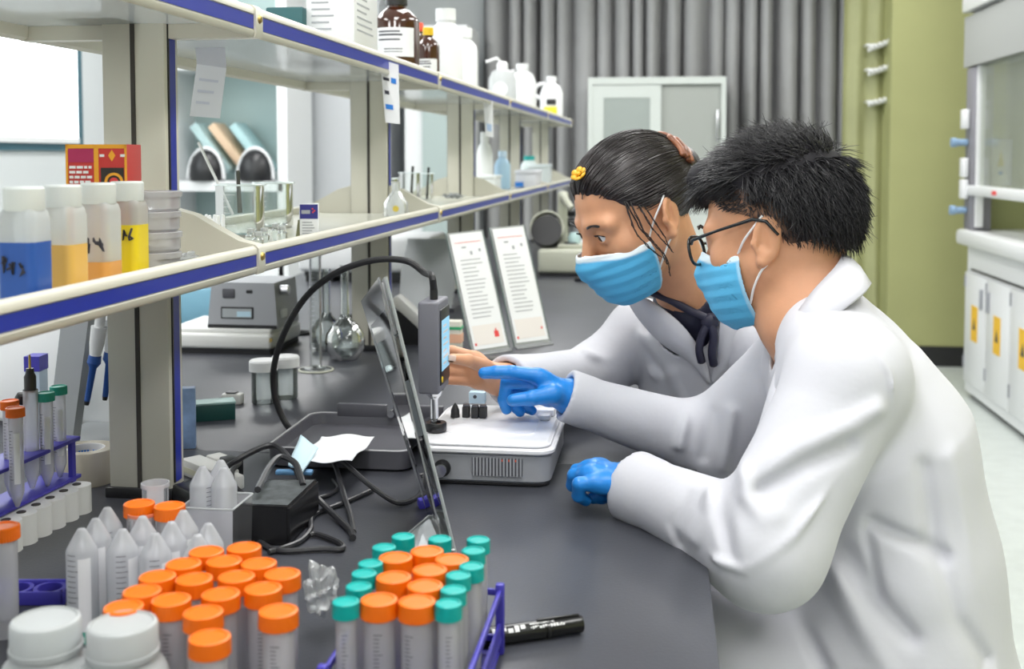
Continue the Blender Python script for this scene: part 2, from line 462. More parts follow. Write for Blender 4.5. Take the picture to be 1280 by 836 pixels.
# glazed cupboard beside it
gx0, gx1 = oy(505, 200, 7.1).x, oy(583, 200, 7.1).x
t = thing('glazed_cupboard', 'white cupboard with greenish glass door next to the pale cupboard', 'cupboard', ((gx0 + gx1) / 2, 7.1, 0))
h2 = (gx1 - gx0) / 2
MB().box2((-h2, .03, 0), (h2, .5, 2.1)).build('carcass', M_white, t)
MB().box2((-h2 + .12, .0, .7), (h2 - .09, .028, 2.02)).build('glass_door', mat('greenish_glass', (.42, .50, .49), .15), t)
MB().box2((-h2 + .02, .0, .05), (h2 - .02, .028, .66)).build('lower_door', M_white, t)
MB().box2((h2 - .075, -.006, .05), (h2 - .04, .03, 2.05)).build('door_edge', M_dkgrey, t)
# white hood cabinet with open shelves (its frame and teal backing)
hx0_, hx1_ = oy(200, 200, 6.4).x, oy(353, 200, 6.4).x
t = thing('open_shelf_cabinet', 'white framed wall shelf with pale teal back and two boards', 'shelf', ((hx0_ + hx1_) / 2, 6.4, 0))
hh = (hx1_ - hx0_) / 2
M_teal = mat('teal_backing', (.42, .55, .54), .5)
MB().box2((-hh, .45, .8), (hh, .48, 2.3)).build('back_panel', M_teal, t)
for sx in (-1, 1):
    MB().box2((sx * hh - .03, 0, 0), (sx * hh + .03, .48, 2.3)).build('side_panel', M_white, t)
zs = oy(290, 80, 6.4).z; zs2 = oy(290, 35, 6.4).z
for z in (zs, zs2 + .05, 1.08):
    MB().box2((-hh, 0, z - .03), (hh, .45, z + .03)).build('shelf_board', M_white, t)
MB().box2((-hh, 0, 0), (hh, .47, .8)).build('base', M_white, t)
# things on its lowest board
for i, (pxc, pyc, rr) in enumerate(((247, 196, .105), (310, 205, .10))):
    p = oy(pxc, pyc, 6.33)
    hl = thing('welding_visor', ['black rounded protective visor with a white rim, beside the leaning folders', 'black rounded protective visor with a white rim, below the orange folder'][i], 'visor', (p.x, 6.47, 1.11), 0, 'visors on the far shelf')
    MB().lathe([(0, .19), (.05, .18), (.085, .145), (.103, .09), (.107, .03), (.1, 0), (0, 0)], 24, (0, 0, .0)).build('shell', M_black, hl)
    def rim(k): a = math.pi * k / 16; return (.112 * math.cos(a), -.02, .012 + .185 * math.sin(a))
    MB().tube([rim(k) for k in range(17)], .012, 8).build('rim', M_white, hl)
for i, (pxa, c) in enumerate(((262, (.55, .75, .76)), (285, (.85, .62, .42)), (312, (.5, .74, .76)))):
    p = oy(pxa, 185, 6.62)
    tag(MB().box((0, 0, .17), (.05, .18, .36), (0, R(-38), 0), .003).build('leaning_folder', mat('folder_%d' % i, c, .5), None, loc=(p.x, 6.71, 1.14)),
        ['pale teal ring folder leaning against the first visor, beside the orange folder', 'orange ring folder leaning between two teal folders', 'pale teal ring folder leaning behind the second visor'][i], 'folder', 'folders on the far shelf')
# ------------------------------------------------------------------ lab bench
BX0, BX1, BY0, BY1 = -1.40, .056, -.35, 6.15
JY = oz(705, 579).y
bench = thing('lab_bench', 'long dark grey lab bench with a jointed worktop under the reagent rack', 'bench', ((BX0 + BX1) / 2, (BY0 + BY1) / 2, 0))
bl_ = Vector(bench.location)
def bb(lo, hi, nm, m, bev=0.0):
    return MB().box2(Vector(lo) - bl_, Vector(hi) - bl_, bev).build(nm, m, bench)
bb((BX0, BY0, ZB - .026), (BX1, JY - .001, ZB), 'worktop', M_bench, .002)
bb((BX0, JY + .001, ZB - .026), (BX1, BY1, ZB), 'worktop', M_bench, .002)
bb((BX0 + .01, JY - .002, ZB - .02), (BX1 - .01, JY + .002, ZB - .001), 'joint_seal', mat('joint_seal', (.25, .25, .27), .6))
M_bcab = mat('bench_cabinet_grey', (.30, .31, .34), .5)
for k in range(7):
    y0 = BY0 + .1 + k * .88
    for xx0, xx1, fs in ((BX0 + .12, BX0 + .62, -1), (BX1 - .62, BX1 - .12, 1)):
        if fs > 0 and 1 <= k <= 2: continue      # knee space where the two people sit
        if k == 0 and fs < 0: continue
        c = bb((xx0, y0, .08), (xx1, y0 + .86, ZB - .026), 'base_unit', M_bcab)
        fx = xx1 if fs > 0 else xx0
        for q in range(2):
            dd = MB().box2(Vector((fx - .002, y0 + .01 + q * .425, .10)) - bl_, Vector((fx + .018 * fs, y0 + .425 + q * .425, .60)) - bl_, .003).build('door', M_bcab, c)
        MB().box2(Vector((fx - .002, y0 + .01, .62)) - bl_, Vector((fx + .018 * fs, y0 + .85, .76)) - bl_, .003).build('drawer', M_bcab, c)
bb((BX0 + .66, BY0 + .1, .08), (BX1 - .66, BY1 - .1, ZB - .026), 'service_spine', M_bcab)
bb((BX0 + .2, BY0 + .15, 0), (BX1 - .55, BY1 - .15, .08), 'plinth', M_black)

# ------------------------------------------------------------------ reagent rack: posts, gusset arms, two shelves with blue-lined rails
PXC = -.692                       # rack centre line
PW, PD = .088, .042               # post section
SHX = -.527                       # front of the shelves
SHB = 2 * PXC - SHX               # back
ZL0, ZL1, ZU0, ZU1 = 1.104, 1.142, 1.415, 1.456
PY_ = [.27, 1.43, 2.58, 3.71, 4.84, 5.97]
rack = thing('reagent_rack', 'cream metal reagent rack with blue-lined shelf rails standing on the bench', 'rack', (PXC, PY_[1], ZB))
rack.rotation_euler = (0, 0, R(-.7))
ro = Vector(rack.location)
def rb(lo, hi, nm, m, bev=0.0, par=None):
    return MB().box2(Vector(lo) - ro, Vector(hi) - ro, bev).build(nm, m, par or rack)
for y in PY_:
    po = rb((PXC - PW / 2, y - PD / 2, ZB - .001), (PXC + PW / 2, y + PD / 2, ZU1 - .012), 'post', M_cream, .003)
    for sgn in (-1, 1):
        rb((PXC - .003, y + sgn * (PD / 2) - .0015, ZB + .01), (PXC + .003, y + sgn * (PD / 2) + .0015, ZU1 - .014), 'slot', M_groove, 0, po)
        xx = PXC + sgn * PW / 2
        rb((xx - .0015, y - .009, ZB + .02), (xx + .0015, y + .009, ZU1 - .014), 'blue_insert', M_blue, 0, po)
        rb((xx - .002, y - .0125, ZB + .02), (xx + .002, y - .0095, ZU1 - .014), 'insert_seal', M_black, 0, po)
    rb((PXC - PW / 2 - .004, y - PD / 2 - .006, ZB - .001), (PXC + PW / 2 + .004, y + PD / 2 + .006, ZB + .014), 'foot_plate', M_black, .002, po)
    for sgn in (-1, 1):
        for (z0, z1, zt) in ((ZL0, ZL1, 1.192), (ZU0, ZU1, ZU1 + .004)):
            x_in = PXC + sgn * (PW / 2 - .004); x_out = PXC + sgn * (PXC - SHX) * -1
            L = abs(x_out - x_in)
            pr = []
            for u, v in ((0, z0), (1.0, z0), (1.02, z0 + .006), (1.02, z1 - .004), (.98, z1 + .001), (.8, z1 + .006), (.55, z1 + (zt - z1) * .45), (.3, z1 + (zt - z1) * .8), (0, zt)):
                pr.append((x_in + sgn * L * u - ro.x, v - ro.z))
            ar = MB().prism(pr, y - .012 - ro.y, y + .012 - ro.y, 'y').build('gusset_arm', M_cream, rack, smooth=50)
            MB().lathe([(0, .004), (.004, .003), (.006, 0), (.006, -.004)], 12, (x_out + sgn * .0025 - ro.x, y - ro.y, (z0 + z1) / 2 + .004 - ro.z), (0, R(90) * sgn, 0)).build('screw', M_brass, ar)
M_shelfglass = clear('shelf_glass', (.93, .96, .95), (.80, .84, .84), .45, .1, 1.0)
M_shelfpan = mat('shelf_panel', (.60, .60, .53), .22, var=.02)
for a, b in zip(PY_, PY_[1:]):
    y0, y1 = a + .0125, b - .0125
    rb((SHB + .01, y0, 1.118), (SHX - .01, y1, 1.126), 'lower_board', M_shelfpan)
    rb((SHB + .01, y0, 1.434), (SHX - .01, y1, 1.440), 'upper_board', M_shelfglass)
    for sgn, xf in ((1, SHX), (-1, SHB)):
        for z0, z1 in ((ZL0, ZL1), (ZU0, ZU1)):
            hgt = z1 - z0
            pr = [(xf - sgn * .012, z0 + .004), (xf - sgn * .004, z0), (xf, z0 + .003), (xf, z0 + .009), (xf - sgn * .002, z0 + .010),
                  (xf - sgn * .002, z1 - .012), (xf, z1 - .011), (xf, z1 - .004), (xf - sgn * .005, z1), (xf - sgn * .014, z1 - .002)]
            rl = MB().prism([(u - ro.x, v - ro.z) for u, v in pr], y0 - ro.y, y1 - ro.y, 'y').build('rail', M_cream, rack, smooth=60)
            rb((xf - sgn * .003, y0, z0 + .011), (xf - sgn * .0008, y1, z1 - .0125), 'blue_strip', M_blue, 0, rl)
# ------------------------------------------------------------------ tubes
M_orange = mat('orange_cap', (.93, .17, .002), .38, var=.04, vscale=40)
M_tealcap = mat('teal_cap', (.0, .40, .37), .35)
M_greencap = mat('green_cap', (.02, .36, .27), .4)
M_rackblue = mat('violet_blue_plastic', (.06, .05, .42), .4)
M_liq = clear('milky_liquid', (.95, .9, .88), (.85, .80, .78), .5, .2, .3)
def cap_mb(r, h, n=48):
    mb = MB()
    mb.lathe([(r * .96, 0), (r, .001), (r, h * .86), (r * .93, h * .97), (r * .80, h), (r * .76, h - .0012), (0, h - .0012)], n)
    return mb
def ridged(r, h, n=36):
    m = MB()
    prof = []
    rings = []
    for z, rr in ((0, r), (h * .82, r)):
        rings.append([m.bm.verts.new((( rr - (.0007 if k % 2 else 0)) * math.cos(math.pi * k / n), (rr - (.0007 if k % 2 else 0)) * math.sin(math.pi * k / n), z)) for k in range(2 * n)])
    for z, rr in ((h * .95, r * .97), (h, r * .88), (h, r * .80), (h - .001, r * .76)):
        rings.append([m.bm.verts.new((rr * math.cos(math.pi * k / n), rr * math.sin(math.pi * k / n), z)) for k in range(2 * n)])
    for a, b in zip(rings, rings[1:]):
        for k in range(2 * n):
            q = (k + 1) % (2 * n); m.bm.faces.new((a[k], a[q], b[q], b[k]))
    m.bm.faces.new(rings[-1]); m.bm.faces.new(rings[0][::-1])
    return m
def grads(r, z0, z1, n, a0=-2.0, wide=.55, alt=.35):
    """graduation lines printed round the front of a tube"""
    mb = MB()
    for i in range(n):
        z = z0 + (z1 - z0) * i / (n - 1); L = wide if i % 5 == 0 else alt
        st = 4
        for k in range(st):
            t0 = a0 + L * k / st; t1 = a0 + L * (k + 1) / st
            mb.quad([(r * math.cos(t), r * math.sin(t), zz) for t, zz in ((t0, z), (t1, z), (t1, z + .0006), (t0, z + .0006))])
    return mb
def make_tube(name, label, R_, H, capR, capH, capM, group, skirt=True, mark=True, cone=.014, lbl=False):
    t = thing(name, label, 'tube', (0, 0, 0), 0, group)
    z0 = .006 if skirt else 0.0
    prof = [(0, z0), (R_ * .28, z0 + .001), (R_ * .97, z0 + cone), (R_, z0 + cone + .003), (R_, H - .004)]
    MB().lathe(prof, 28, cap=False).build('tube_wall', M_tube, t, smooth=60)
    if skirt: MB().lathe([(R_ * 1.0, 0), (R_ * 1.0, .016)], 28, cap=False).build('skirt', M_tube, t)
    if mark:
        grads(R_ + .0004, .035, H * .80, 16).build('graduations', M_ink, t, smooth=0)
        if lbl:
            mb = MB()
            for k in range(6):
                a, b = -1.35 + .14 * k, -1.35 + .14 * (k + 1)
                mb.quad([((R_ + .0003) * math.cos(q), (R_ + .0003) * math.sin(q), z) for q, z in ((a, .03), (b, .03), (b, H * .78), (a, H * .78))])
            mb.build('write_on_patch', mat('white_print', (.85, .85, .88), .6), t)
    cp = ridged(capR, capH).build('cap', capM, t, smooth=50)
    cp.location = (0, 0, H - capH + .004)
    return t

ZT = .107                             # cap top above the bench
big = make_tube('conical_tube', 'upright clear conical tube with an orange screw cap, in the crowd beside the white bottles', .0128, ZT - .004, .0156, .013, M_orange, 'orange-capped tubes crowded on the bench', True, True, .012)
spots = [(262, 795), (348, 762), (214, 748), (254, 764), (276, 741), (329, 734), (353, 716), (157, 755), (178, 737), (200, 720),
         (240, 722), (228, 704), (296, 719), (320, 703), (257, 689), (305, 683), (283, 700)]
pts = [oz(a, b, ZB + ZT) for a, b in spots]
for it in range(60):                   # settle so that no two caps share a place
    for i in range(len(pts)):
        for j in range(i):
            d = pts[i] - pts[j]; L = d.length
            if L < .0322 and L > 1e-6:
                q = d * ((.0322 - L) / L * .5); pts[i] = pts[i] + q; pts[j] = pts[j] - q
rr = random.Random(5)
for i, p in enumerate(pts):
    o = big if i == 0 else copy_thing(big)
    o.location = (p.x, p.y, ZB); o.rotation_euler = (0, 0, rr.uniform(-.5, .5))
for i, (a, b) in enumerate(((174, 628), (212, 631))):
    p = oz(a, b, ZB + ZT)
    copy_thing(big, (p.x, p.y, ZB), .3 * i, 'clear conical tube with an orange cap, one of two before the rack post', 'orange-capped tubes before the post')
p = oz(4, 682, ZB + ZT - .02); copy_thing(big, (p.x, p.y, ZB), 0, 'upright conical tube with an orange cap standing alone by the white scalloped block')

# inverted tubes, tips up
t = thing('inverted_tube', 'frosted conical tube standing upside down with its pointed tip up', 'tube', (0, 0, 0), 0, 'upside-down tubes')
RI, HI = .0145, .107
MB().lathe([(RI * .98, .0), (RI, .002), (RI, HI - .021), (RI * .93, HI - .018), (.0045, HI - .002), (.003, HI), (0, HI)], 28, cap=False).build('tube_wall', clear('tube_frost', (.95, .96, .98), (.92, .93, .98), .62, .2, .8), t, smooth=60)
grads(RI + .0004, .02, .085, 14, -1.9, .75, .6).build('graduations', M_ink, t, smooth=0)
mb = MB()
for k in range(5):
    a, b = -1.15 + .16 * k, -1.15 + .16 * (k + 1)
    mb.quad([((RI + .0003) * math.cos(q), (RI + .0003) * math.sin(q), z) for q, z in ((a, .012), (b, .012), (b, .082), (a, .082))])
mb.build('write_on_patch', mat('white_print', (.85, .85, .88), .6), t)
inv = t
tips = [(102, 660), (119, 648), (134, 634), (153, 661), (178, 645), (194, 666), (214, 652), (229, 638), (247, 668), (260, 654)]
ip = [oz(a, b, ZB + HI) for a, b in tips]
for it in range(40):
    for i in range(len(ip)):
        for j in range(i):
            d = ip[i] - ip[j]; L = d.length
            if L < .0295: q = d * ((.0295 - L) / L * .5); ip[i] = ip[i] + q; ip[j] = ip[j] - q
for i, p in enumerate(ip):
    o = inv if i == 0 else copy_thing(inv)
    o.location = (p.x, p.y, ZB); o.rotation_euler = (0, 0, rr.uniform(-.4, .6))
inv['label'] = 'upside-down frosted conical tube with printed scale, ending the row nearest the white bottles'
c0 = ridged(.0158, .012).build('cap', M_greencap, None); c0.parent = inv; c0.location = (0, 0, 0)
del inv['group']
# cup holding three more
p = oz(272, 664, ZB + .03)
cup = thing('plastic_cup', 'square clear plastic cup holding upside-down tubes beside the black adapter', 'cup', (p.x, p.y, ZB))
wv = .029
mb = MB()
hc = .066
prof = [(-wv, -wv), (wv, -wv), (wv, wv), (-wv, wv)]
for (a, b) in zip(prof, prof[1:] + prof[:1]):
    mb.quad([(a[0], a[1], 0), (b[0], b[1], 0), (b[0] * 1.06, b[1] * 1.06, hc), (a[0] * 1.06, a[1] * 1.06, hc)])
mb.quad([(x, y, 0.0) for x, y in prof])
mb.build('cup_wall', M_tube, cup, smooth=0)
mb = MB()
for (a, b) in zip(prof, prof[1:] + prof[:1]): mb.tube([(a[0] * 1.06, a[1] * 1.06, hc), (b[0] * 1.06, b[1] * 1.06, hc)], .0012, 6)
mb.build('rim', M_frost, cup)
for i, (dx, dy, hz) in enumerate(((.002, .007, .004), (-.0135, -.0085, .0005), (.0125, -.0095, .0005))):
    copy_thing([o for o in COL.objects if o.name.startswith('inverted_tube')][1], (p.x + dx, p.y + dy, ZB + hz), i * 1.0, 'frosted conical tube standing tip up inside the square plastic cup', 'upside-down tubes in the cup')
# open tubes (no cap)
for i, (a, b, hh) in enumerate(((178, 641, .098), (194, 603, .115))):
    p = oz(a, b, ZB + hh)
    t = thing('open_tube', ['clear open tube with a faint red rim among the upside-down tubes', 'clear open tube standing against the foot of the rack post'][i], 'tube', (p.x, p.y, ZB))
    MB().lathe([(0, .002), (.012, .004), (.0135, .012), (.0135, hh), (.0148, hh), (.0148, hh - .004)], 28, cap=False).build('tube_wall', M_tube, t, smooth=60)
    if i == 0: MB().lathe([(.0149, hh - .002), (.0149, hh + .001), (.0135, hh + .001)], 28, cap=False).build('red_rim', mat('red_rim', (.8, .25, .15), .5), t)

# two white wide-mouth bottles
M_hdpe = clear('white_hdpe', (.9, .92, .92), (.84, .87, .88), .82, .3, .7)
for i, (a, b) in enumerate(((57, 772), (153, 777))):
    p = oz(a, b, ZB + .107)
    t = thing('wide_mouth_bottle', ['white wide-mouth plastic bottle beside the violet tube rack plate', 'white wide-mouth plastic bottle beside the orange-capped tubes'][i], 'bottle', (p.x, p.y, ZB), 0, 'white wide-mouth bottles')
    MB().lathe([(0, 0), (.030, 0), (.034, .004), (.034, .066), (.031, .073), (.0245, .079), (.0235, .088)], 36).build('body', M_hdpe, t)
    MB().lathe([(.0262, .084), (.0262, .1035), (.025, .106), (.0232, .107), (.0222, .105), (0, .1045)], 48).build('cap', M_hdpe, t)
    MB().lathe([(.0272, .082), (.0272, .086), (.0262, .0865)], 36).build('cap_ring', M_hdpe, t)

# violet rack with teal 15 ml and orange 50 ml tubes
teal = make_tube('slim_tube', 'slim clear tube with a teal screw cap in the violet rack', .0082, ZT - .003, .0107, .0125, M_tealcap, 'teal-capped tubes in the violet rack', False, True, .018)
fat = make_tube('conical_tube', 'clear conical tube with an orange screw cap in the middle of the violet rack', .0125, ZT - .004, .0150, .014, M_orange, 'orange-capped tubes in the violet rack', False, True, .013)
tsp = [(437, 758), (448.5, 739), (457.5, 723), (467, 709), (483, 691), (504, 676), (550, 679), (598, 680), (591, 694), (582, 711), (573, 725), (565, 743), (553, 760)]
osp = [(477, 755), (521, 757), (490, 726), (533, 737), (541, 714), (504, 699), (530, 698), (557, 705)]
PP = [(oz(a, b, ZB + ZT), .0107) for a, b in tsp] + [(oz(a, b, ZB + ZT), .0150) for a, b in osp]
PP = [[p, r] for p, r in PP]
for it in range(60):
    for i in range(len(PP)):
        for j in range(i):
            d = PP[i][0] - PP[j][0]; L = d.length; mn = PP[i][1] + PP[j][1] + .0004
            if L < mn: q = d * ((mn - L) / L * .5); PP[i][0] = PP[i][0] + q; PP[j][0] = PP[j][0] - q
for i, (p, r) in enumerate(PP):
    src = teal if i < len(tsp) else fat
    o = src if i in (0, len(tsp)) else copy_thing(src)
    o.location = (p.x, p.y, ZB + .004); o.rotation_euler = (0, 0, rr.uniform(-.4, .4))
x0, x1 = min(p.x for p, r in PP) - .013, max(p.x for p, r in PP) + .013
y0, y1 = min(p.y for p, r in PP) - .014, max(p.y for p, r in PP) + .014
rk = thing('tube_rack', 'violet blue plastic tube rack full of teal and orange capped tubes', 'rack', ((x0 + x1) / 2, (y0 + y1) / 2, ZB))
hx, hy = (x1 - x0) / 2, (y1 - y0) / 2
for z in (.012, .055):
    mb = MB()
    for sx in (-1, 1): mb.box2((sx * hx - .002, -hy, z), (sx * hx + .002, hy, z + .006), .001)
    for sy in (-1, 1): mb.box2((-hx, sy * hy - .002, z), (hx, sy * hy + .002, z + .006), .001)
    mb.build('rack_frame', M_rackblue, rk)
MB().box2((-hx, -hy, 0), (hx, hy, .003)).build('base_plate', M_rackblue, rk)
for sx in (-1, 1):
    for sy in (-1, 1):
        MB().box2((sx * hx - .004, sy * hy - .004, 0), (sx * hx + .004, sy * hy + .004, .066), .0015).build('corner_post', M_rackblue, rk)
    MB().box2((sx * hx - .0015, -hy, .018), (sx * hx + .0015, hy, .030)).build('side_band', M_rackblue, rk)

# crumpled clear bag between the two groups
def crumple(name, label, c, rx, ry, rz, m, seed, amp=.35, cat='bag'):
    g = random.Random(seed)
    dirs = [(Vector((g.gauss(0, 1), g.gauss(0, 1), g.gauss(0, 1))).normalized() * g.uniform(2.5, 8), g.uniform(0, 6.28)) for _ in range(14)]
    bm = bmesh.new(); bmesh.ops.create_icosphere(bm, subdivisions=4, radius=1)
    for v in bm.verts:
        n = v.co.normalized(); a = 0
        for d, p in dirs: a += abs(math.sin(d.dot(n) + p)) / len(dirs) * 2 - .07
        a = 1 + amp * (a - 1.1)
        v.co = Vector((n.x * rx * a, n.y * ry * a, max(-.98 * rz, n.z * rz * (a ** 1.5))))
        v.co.z += rz * .98
    o = MB(); o.bm.free(); o.bm = bm
    return tag(o.build(name, m, None, smooth=25, loc=c), label, cat)
M_bag = clear('clear_bag', (.93, .95, .96), (.90, .92, .93), .40, .12, 1.2)
p = oz(398, 800)
crumple('plastic_bag', 'crumpled clear plastic bag between the orange-capped tubes and the violet rack', (p.x, p.y + .01, ZB), .026, .032, .046, M_bag, 4, .5)

# marker pen
a, b = oz(600, 797, ZB + .009), oz(727, 779, ZB + .009)
dv = (b - a); L = dv.length; yaw = math.atan2(dv.y, dv.x)
mk = thing('marker_pen', 'black marker pen with white print lying beside the violet rack', 'pen', (a.x, a.y, ZB), yaw)
MB().lathe([(0, 0), (.006, 0), (.0082, .004), (.0088, .008), (.0088, L * .62), (.0078, L * .63), (.0078, L * .66), (.0085, L * .665), (.0085, L - .003), (.0078, L), (0, L)], 24, (0, 0, .0089), (0, R(90), 0)).build('barrel', mat('pen_black', (.012, .012, .013), .22), mk)
MB().lathe([(.009, 0), (.009, .003)], 24, (L * .64, 0, .0089), (0, R(90), 0)).build('band', M_black, mk)
MB().box2((L * .55, -.002, .0172), (L * .97, .002, .0195), .0008).build('clip', M_black, mk)
def pen_print(nm, x0, x1, hgt, lat, seed):
    mb = MB(); g_ = random.Random(seed); x = x0
    while x < x1:
        l = g_.uniform(.4, .9) * hgt
        for (da, db) in ((-hgt / 2, -hgt / 6), (-hgt / 6, hgt / 6), (hgt / 6, hgt / 2)):
            if g_.random() < .25: continue
            p = []
            for xx, dd in ((x, da), (x + l, da), (x + l, db), (x, db)):
                an = R(-132) + (lat + dd) / .0089
                p.append((xx, .0091 * math.cos(an) * 1.0, .0089 - .0091 * math.sin(an) * 1.0))
            mb.quad(p)
        x += l + .25 * hgt
    mb.build(nm, mat('white_print2', (.8, .8, .8), .6), mk, smooth=0)
pen_print('white_print', L * .10, L * .42, .0062, .0, 3)
pen_print('fine_print', L * .47, L * .80, .0028, -.001, 4)
pen_print('fine_print', L * .47, L * .70, .0016, .0026, 6)

# ------------------------------------------------------------------ left: white block, violet rack with slim tubes, tape
A, B = oz(10, 694), oz(104, 642)
dv = B - A; L = dv.length; yaw = math.atan2(dv.y, dv.x)
wb = thing('foam_block', 'white scalloped tube block under the small violet rack', 'block', A, yaw)
L += .02; n = 6; poly = []
for k in range(n):
    for q in range(7):
        an = math.pi + math.pi * q / 6
        poly.append((L * (k + .5) / n + L / n * .5 * math.cos(an), L / n * .42 * math.sin(an) + .006))
poly += [(L, .075), (0, .075)]
MB().prism(poly, 0, .036, 'z').build('block_body', M_whiteplastic, wb, smooth=40)
for k in range(n):
    MB().lathe([(.0055, 0), (.0055, .001), (0, .001)], 14, (L * (k + .5) / n, .012, .036)).build('hole', M_groove, wb)
rk2 = thing('tube_rack', 'small violet rack with slim tubes standing on the white scalloped block', 'rack', A + Vector((0, 0, .0362)), yaw)
for z in (.002, .052):
    mb = MB().box2((-.03, .020, z), (L + .01, .068, z + .005), .0012)
    mb.build('rack_plate', M_rackblue, rk2)
for xx in (-.02, L - .005):
    for yy in (.024, .064):
        MB().box2((xx - .004, yy - .003, 0), (xx + .004, yy + .003, .055)).build('rack_post', M_rackblue, rk2)
wv_ = Vector((math.cos(yaw), math.sin(yaw), 0)); nv = Vector((-math.sin(yaw), math.cos(yaw), 0))
slim = make_tube('slim_tube', 'slim graduated tube with a green cap in the small violet rack, by the syringe', .0082, .116, .0108, .011, M_greencap, None, False, True, .018, lbl=True)
def rackpos(u, v=.044): return A + wv_ * u + nv * v + Vector((0, 0, .044))
# u positions from the photograph's columns
def u_of(px, py, z):
    q = oz(px, py, z); return (q - A).dot(wv_), (q - A).dot(nv)
zt = A.z + .044 + .12
for i, (px_, py_, lab, cm) in enumerate(((57, 490, None, None), (73, 482, 'slim graduated tube with a green cap at the end of the small violet rack', None), (19, 509, 'slim tube with an orange cap and handwriting in the small violet rack', M_orange), (12, 500, 'slim tube with an orange cap behind another in the small violet rack', M_orange))):
    q = oz(px_, py_, zt)
    o = slim if i == 0 else copy_thing(slim, None, None, lab)
    o.location = (q.x, q.y, A.z + .044)
    if cm:
        for ch in o.children:
            if ch.name.startswith('cap'):
                me = ch.data.copy(); me.materials.clear(); me.materials.append(cm); ch.data = me
q = oz(38, 492, zt)
sy = thing('vial_dropper', 'clear tube with a black stopper and thin brass pin in the small violet rack', 'tube', (q.x, q.y, A.z + .044))
MB().lathe([(0, 0), (.003, .001), (.0085, .02), (.009, .024), (.009, .125)], 24, cap=False).build('tube_wall', M_tube, sy)
MB().lathe([(.0072, .122), (.0072, .142), (.0052, .146), (.0045, .152), (0, .152)], 20).build('stopper', M_black, sy)
MB().lathe([(.0016, .15), (.0014, .168), (0, .17)], 10).build('pin', M_brass, sy)
q2 = oz(29, 494, zt)
MB().lathe([(0, .006), (.007, .005), (.0078, 0), (.0075, -.006), (0, -.006)], 16).build('knob', M_black, sy, loc=(-.012, 0, .114), rot=(0, R(25), 0))
bkx = thing('card_holder', 'violet and white bottle box behind the slim tubes', 'box', oz(42, 556), .1)
MB().box2((-.012, .0, 0), (.012, .03, .14), .001).build('box_body', mat('pale_blue_card', (.55, .66, .78), .5), bkx)
MB().box2((-.0125, -.0008, .118), (.0125, .031, .142)).build('lid', M_rackblue, bkx)

# packing tape roll
q = oz(106, 602)
tp = thing('tape_roll', 'translucent beige packing tape roll lying flat by the rack post', 'tape', (q.x, q.y + .005, ZB))
MB().lathe([(.026, 0), (.040, 0), (.041, .002), (.041, .046), (.040, .048), (.026, .048), (.026, 0)], 48, cap=False).build('tape', mat('tape_beige', (.55, .50, .40), .25, coat=.4), tp, smooth=40)
MB().lathe([(.0235, .001), (.0262, .001), (.0262, .0475), (.0235, .0475), (.0235, .001)], 40, cap=False).build('core', mat('tape_core', (.70, .70, .72), .6), tp, smooth=40)
mb = MB()
for k in range(14):
    if k in (4, 9): continue
    a0 = .25 + k * .17; mb.box((.0233 * math.cos(a0), .0233 * math.sin(a0), .036), (.0004, .0028, .005), (0, 0, a0))
mb.build('core_print', M_inkblue, tp)

# violet rack plate lying on the bench
q = oz(35, 748)
vp = thing('rack_plate', 'violet plastic rack plate with round holes lying on the bench behind the white bottles', 'rack plate', (q.x, q.y, ZB), .15)
mb = MB()
for k in range(3):
    cx_ = -.045 + k * .034
    for rr0 in (.0155,):
        ring = [(rr0 * math.cos(a), rr0 * math.sin(a)) for a in [2 * math.pi * j / 20 for j in range(20)]]
        mb.lathe([(.0125, .004), (.0165, .004), (.0165, .012), (.0125, .012), (.0125, .004)], 24, (cx_, 0, 0), cap=False)
mb.build('ring_row', M_rackblue, vp)
MB().box2((-.065, .0150, 0), (.045, .019, .014), .001).build('long_edge', M_rackblue, vp)
MB().box2((-.065, -.019, 0), (.045, -.0150, .014), .001).build('long_edge', M_rackblue, vp)
MB().box2((.040, -.019, 0), (.044, .019, .014), .001).build('short_edge', M_rackblue, vp)

# pipette stand and pipettes behind the rack post
q = oz(92, 566)
M_lgrey = mat('light_grey_plastic', (.46, .48, .50), .4)
ps = thing('pipette_stand', 'grey slanted pipette stand behind the rack post', 'stand', q)
y_ = q.y
tl, tr = oy(84, 380, y_), oy(118, 380, y_); b_l, b_r = oy(62, 566, y_), oy(93, 566, y_)
MB().prism([(v.x - q.x, v.z - q.z) for v in (b_l, b_r, tr, tl)], -.012, .012, 'y').build('leg', M_lgrey, ps)
MB().prism([(v.x - q.x + .025, v.z - q.z) for v in (b_l, b_r, tr, tl)], .16, .184, 'y').build('leg', M_lgrey, ps)
MB().box2((tl.x - q.x, -.012, tl.z - q.z - .002), (tr.x - q.x + .03, .184, tl.z - q.z + .03), .004).build('head', M_lgrey, ps)
MB().box2((-.06, -.02, 0), (.05, .19, .012), .003).build('base', M_lgrey, ps)
M_pblue = mat('pipette_blue', (.02, .09, .36), .35)
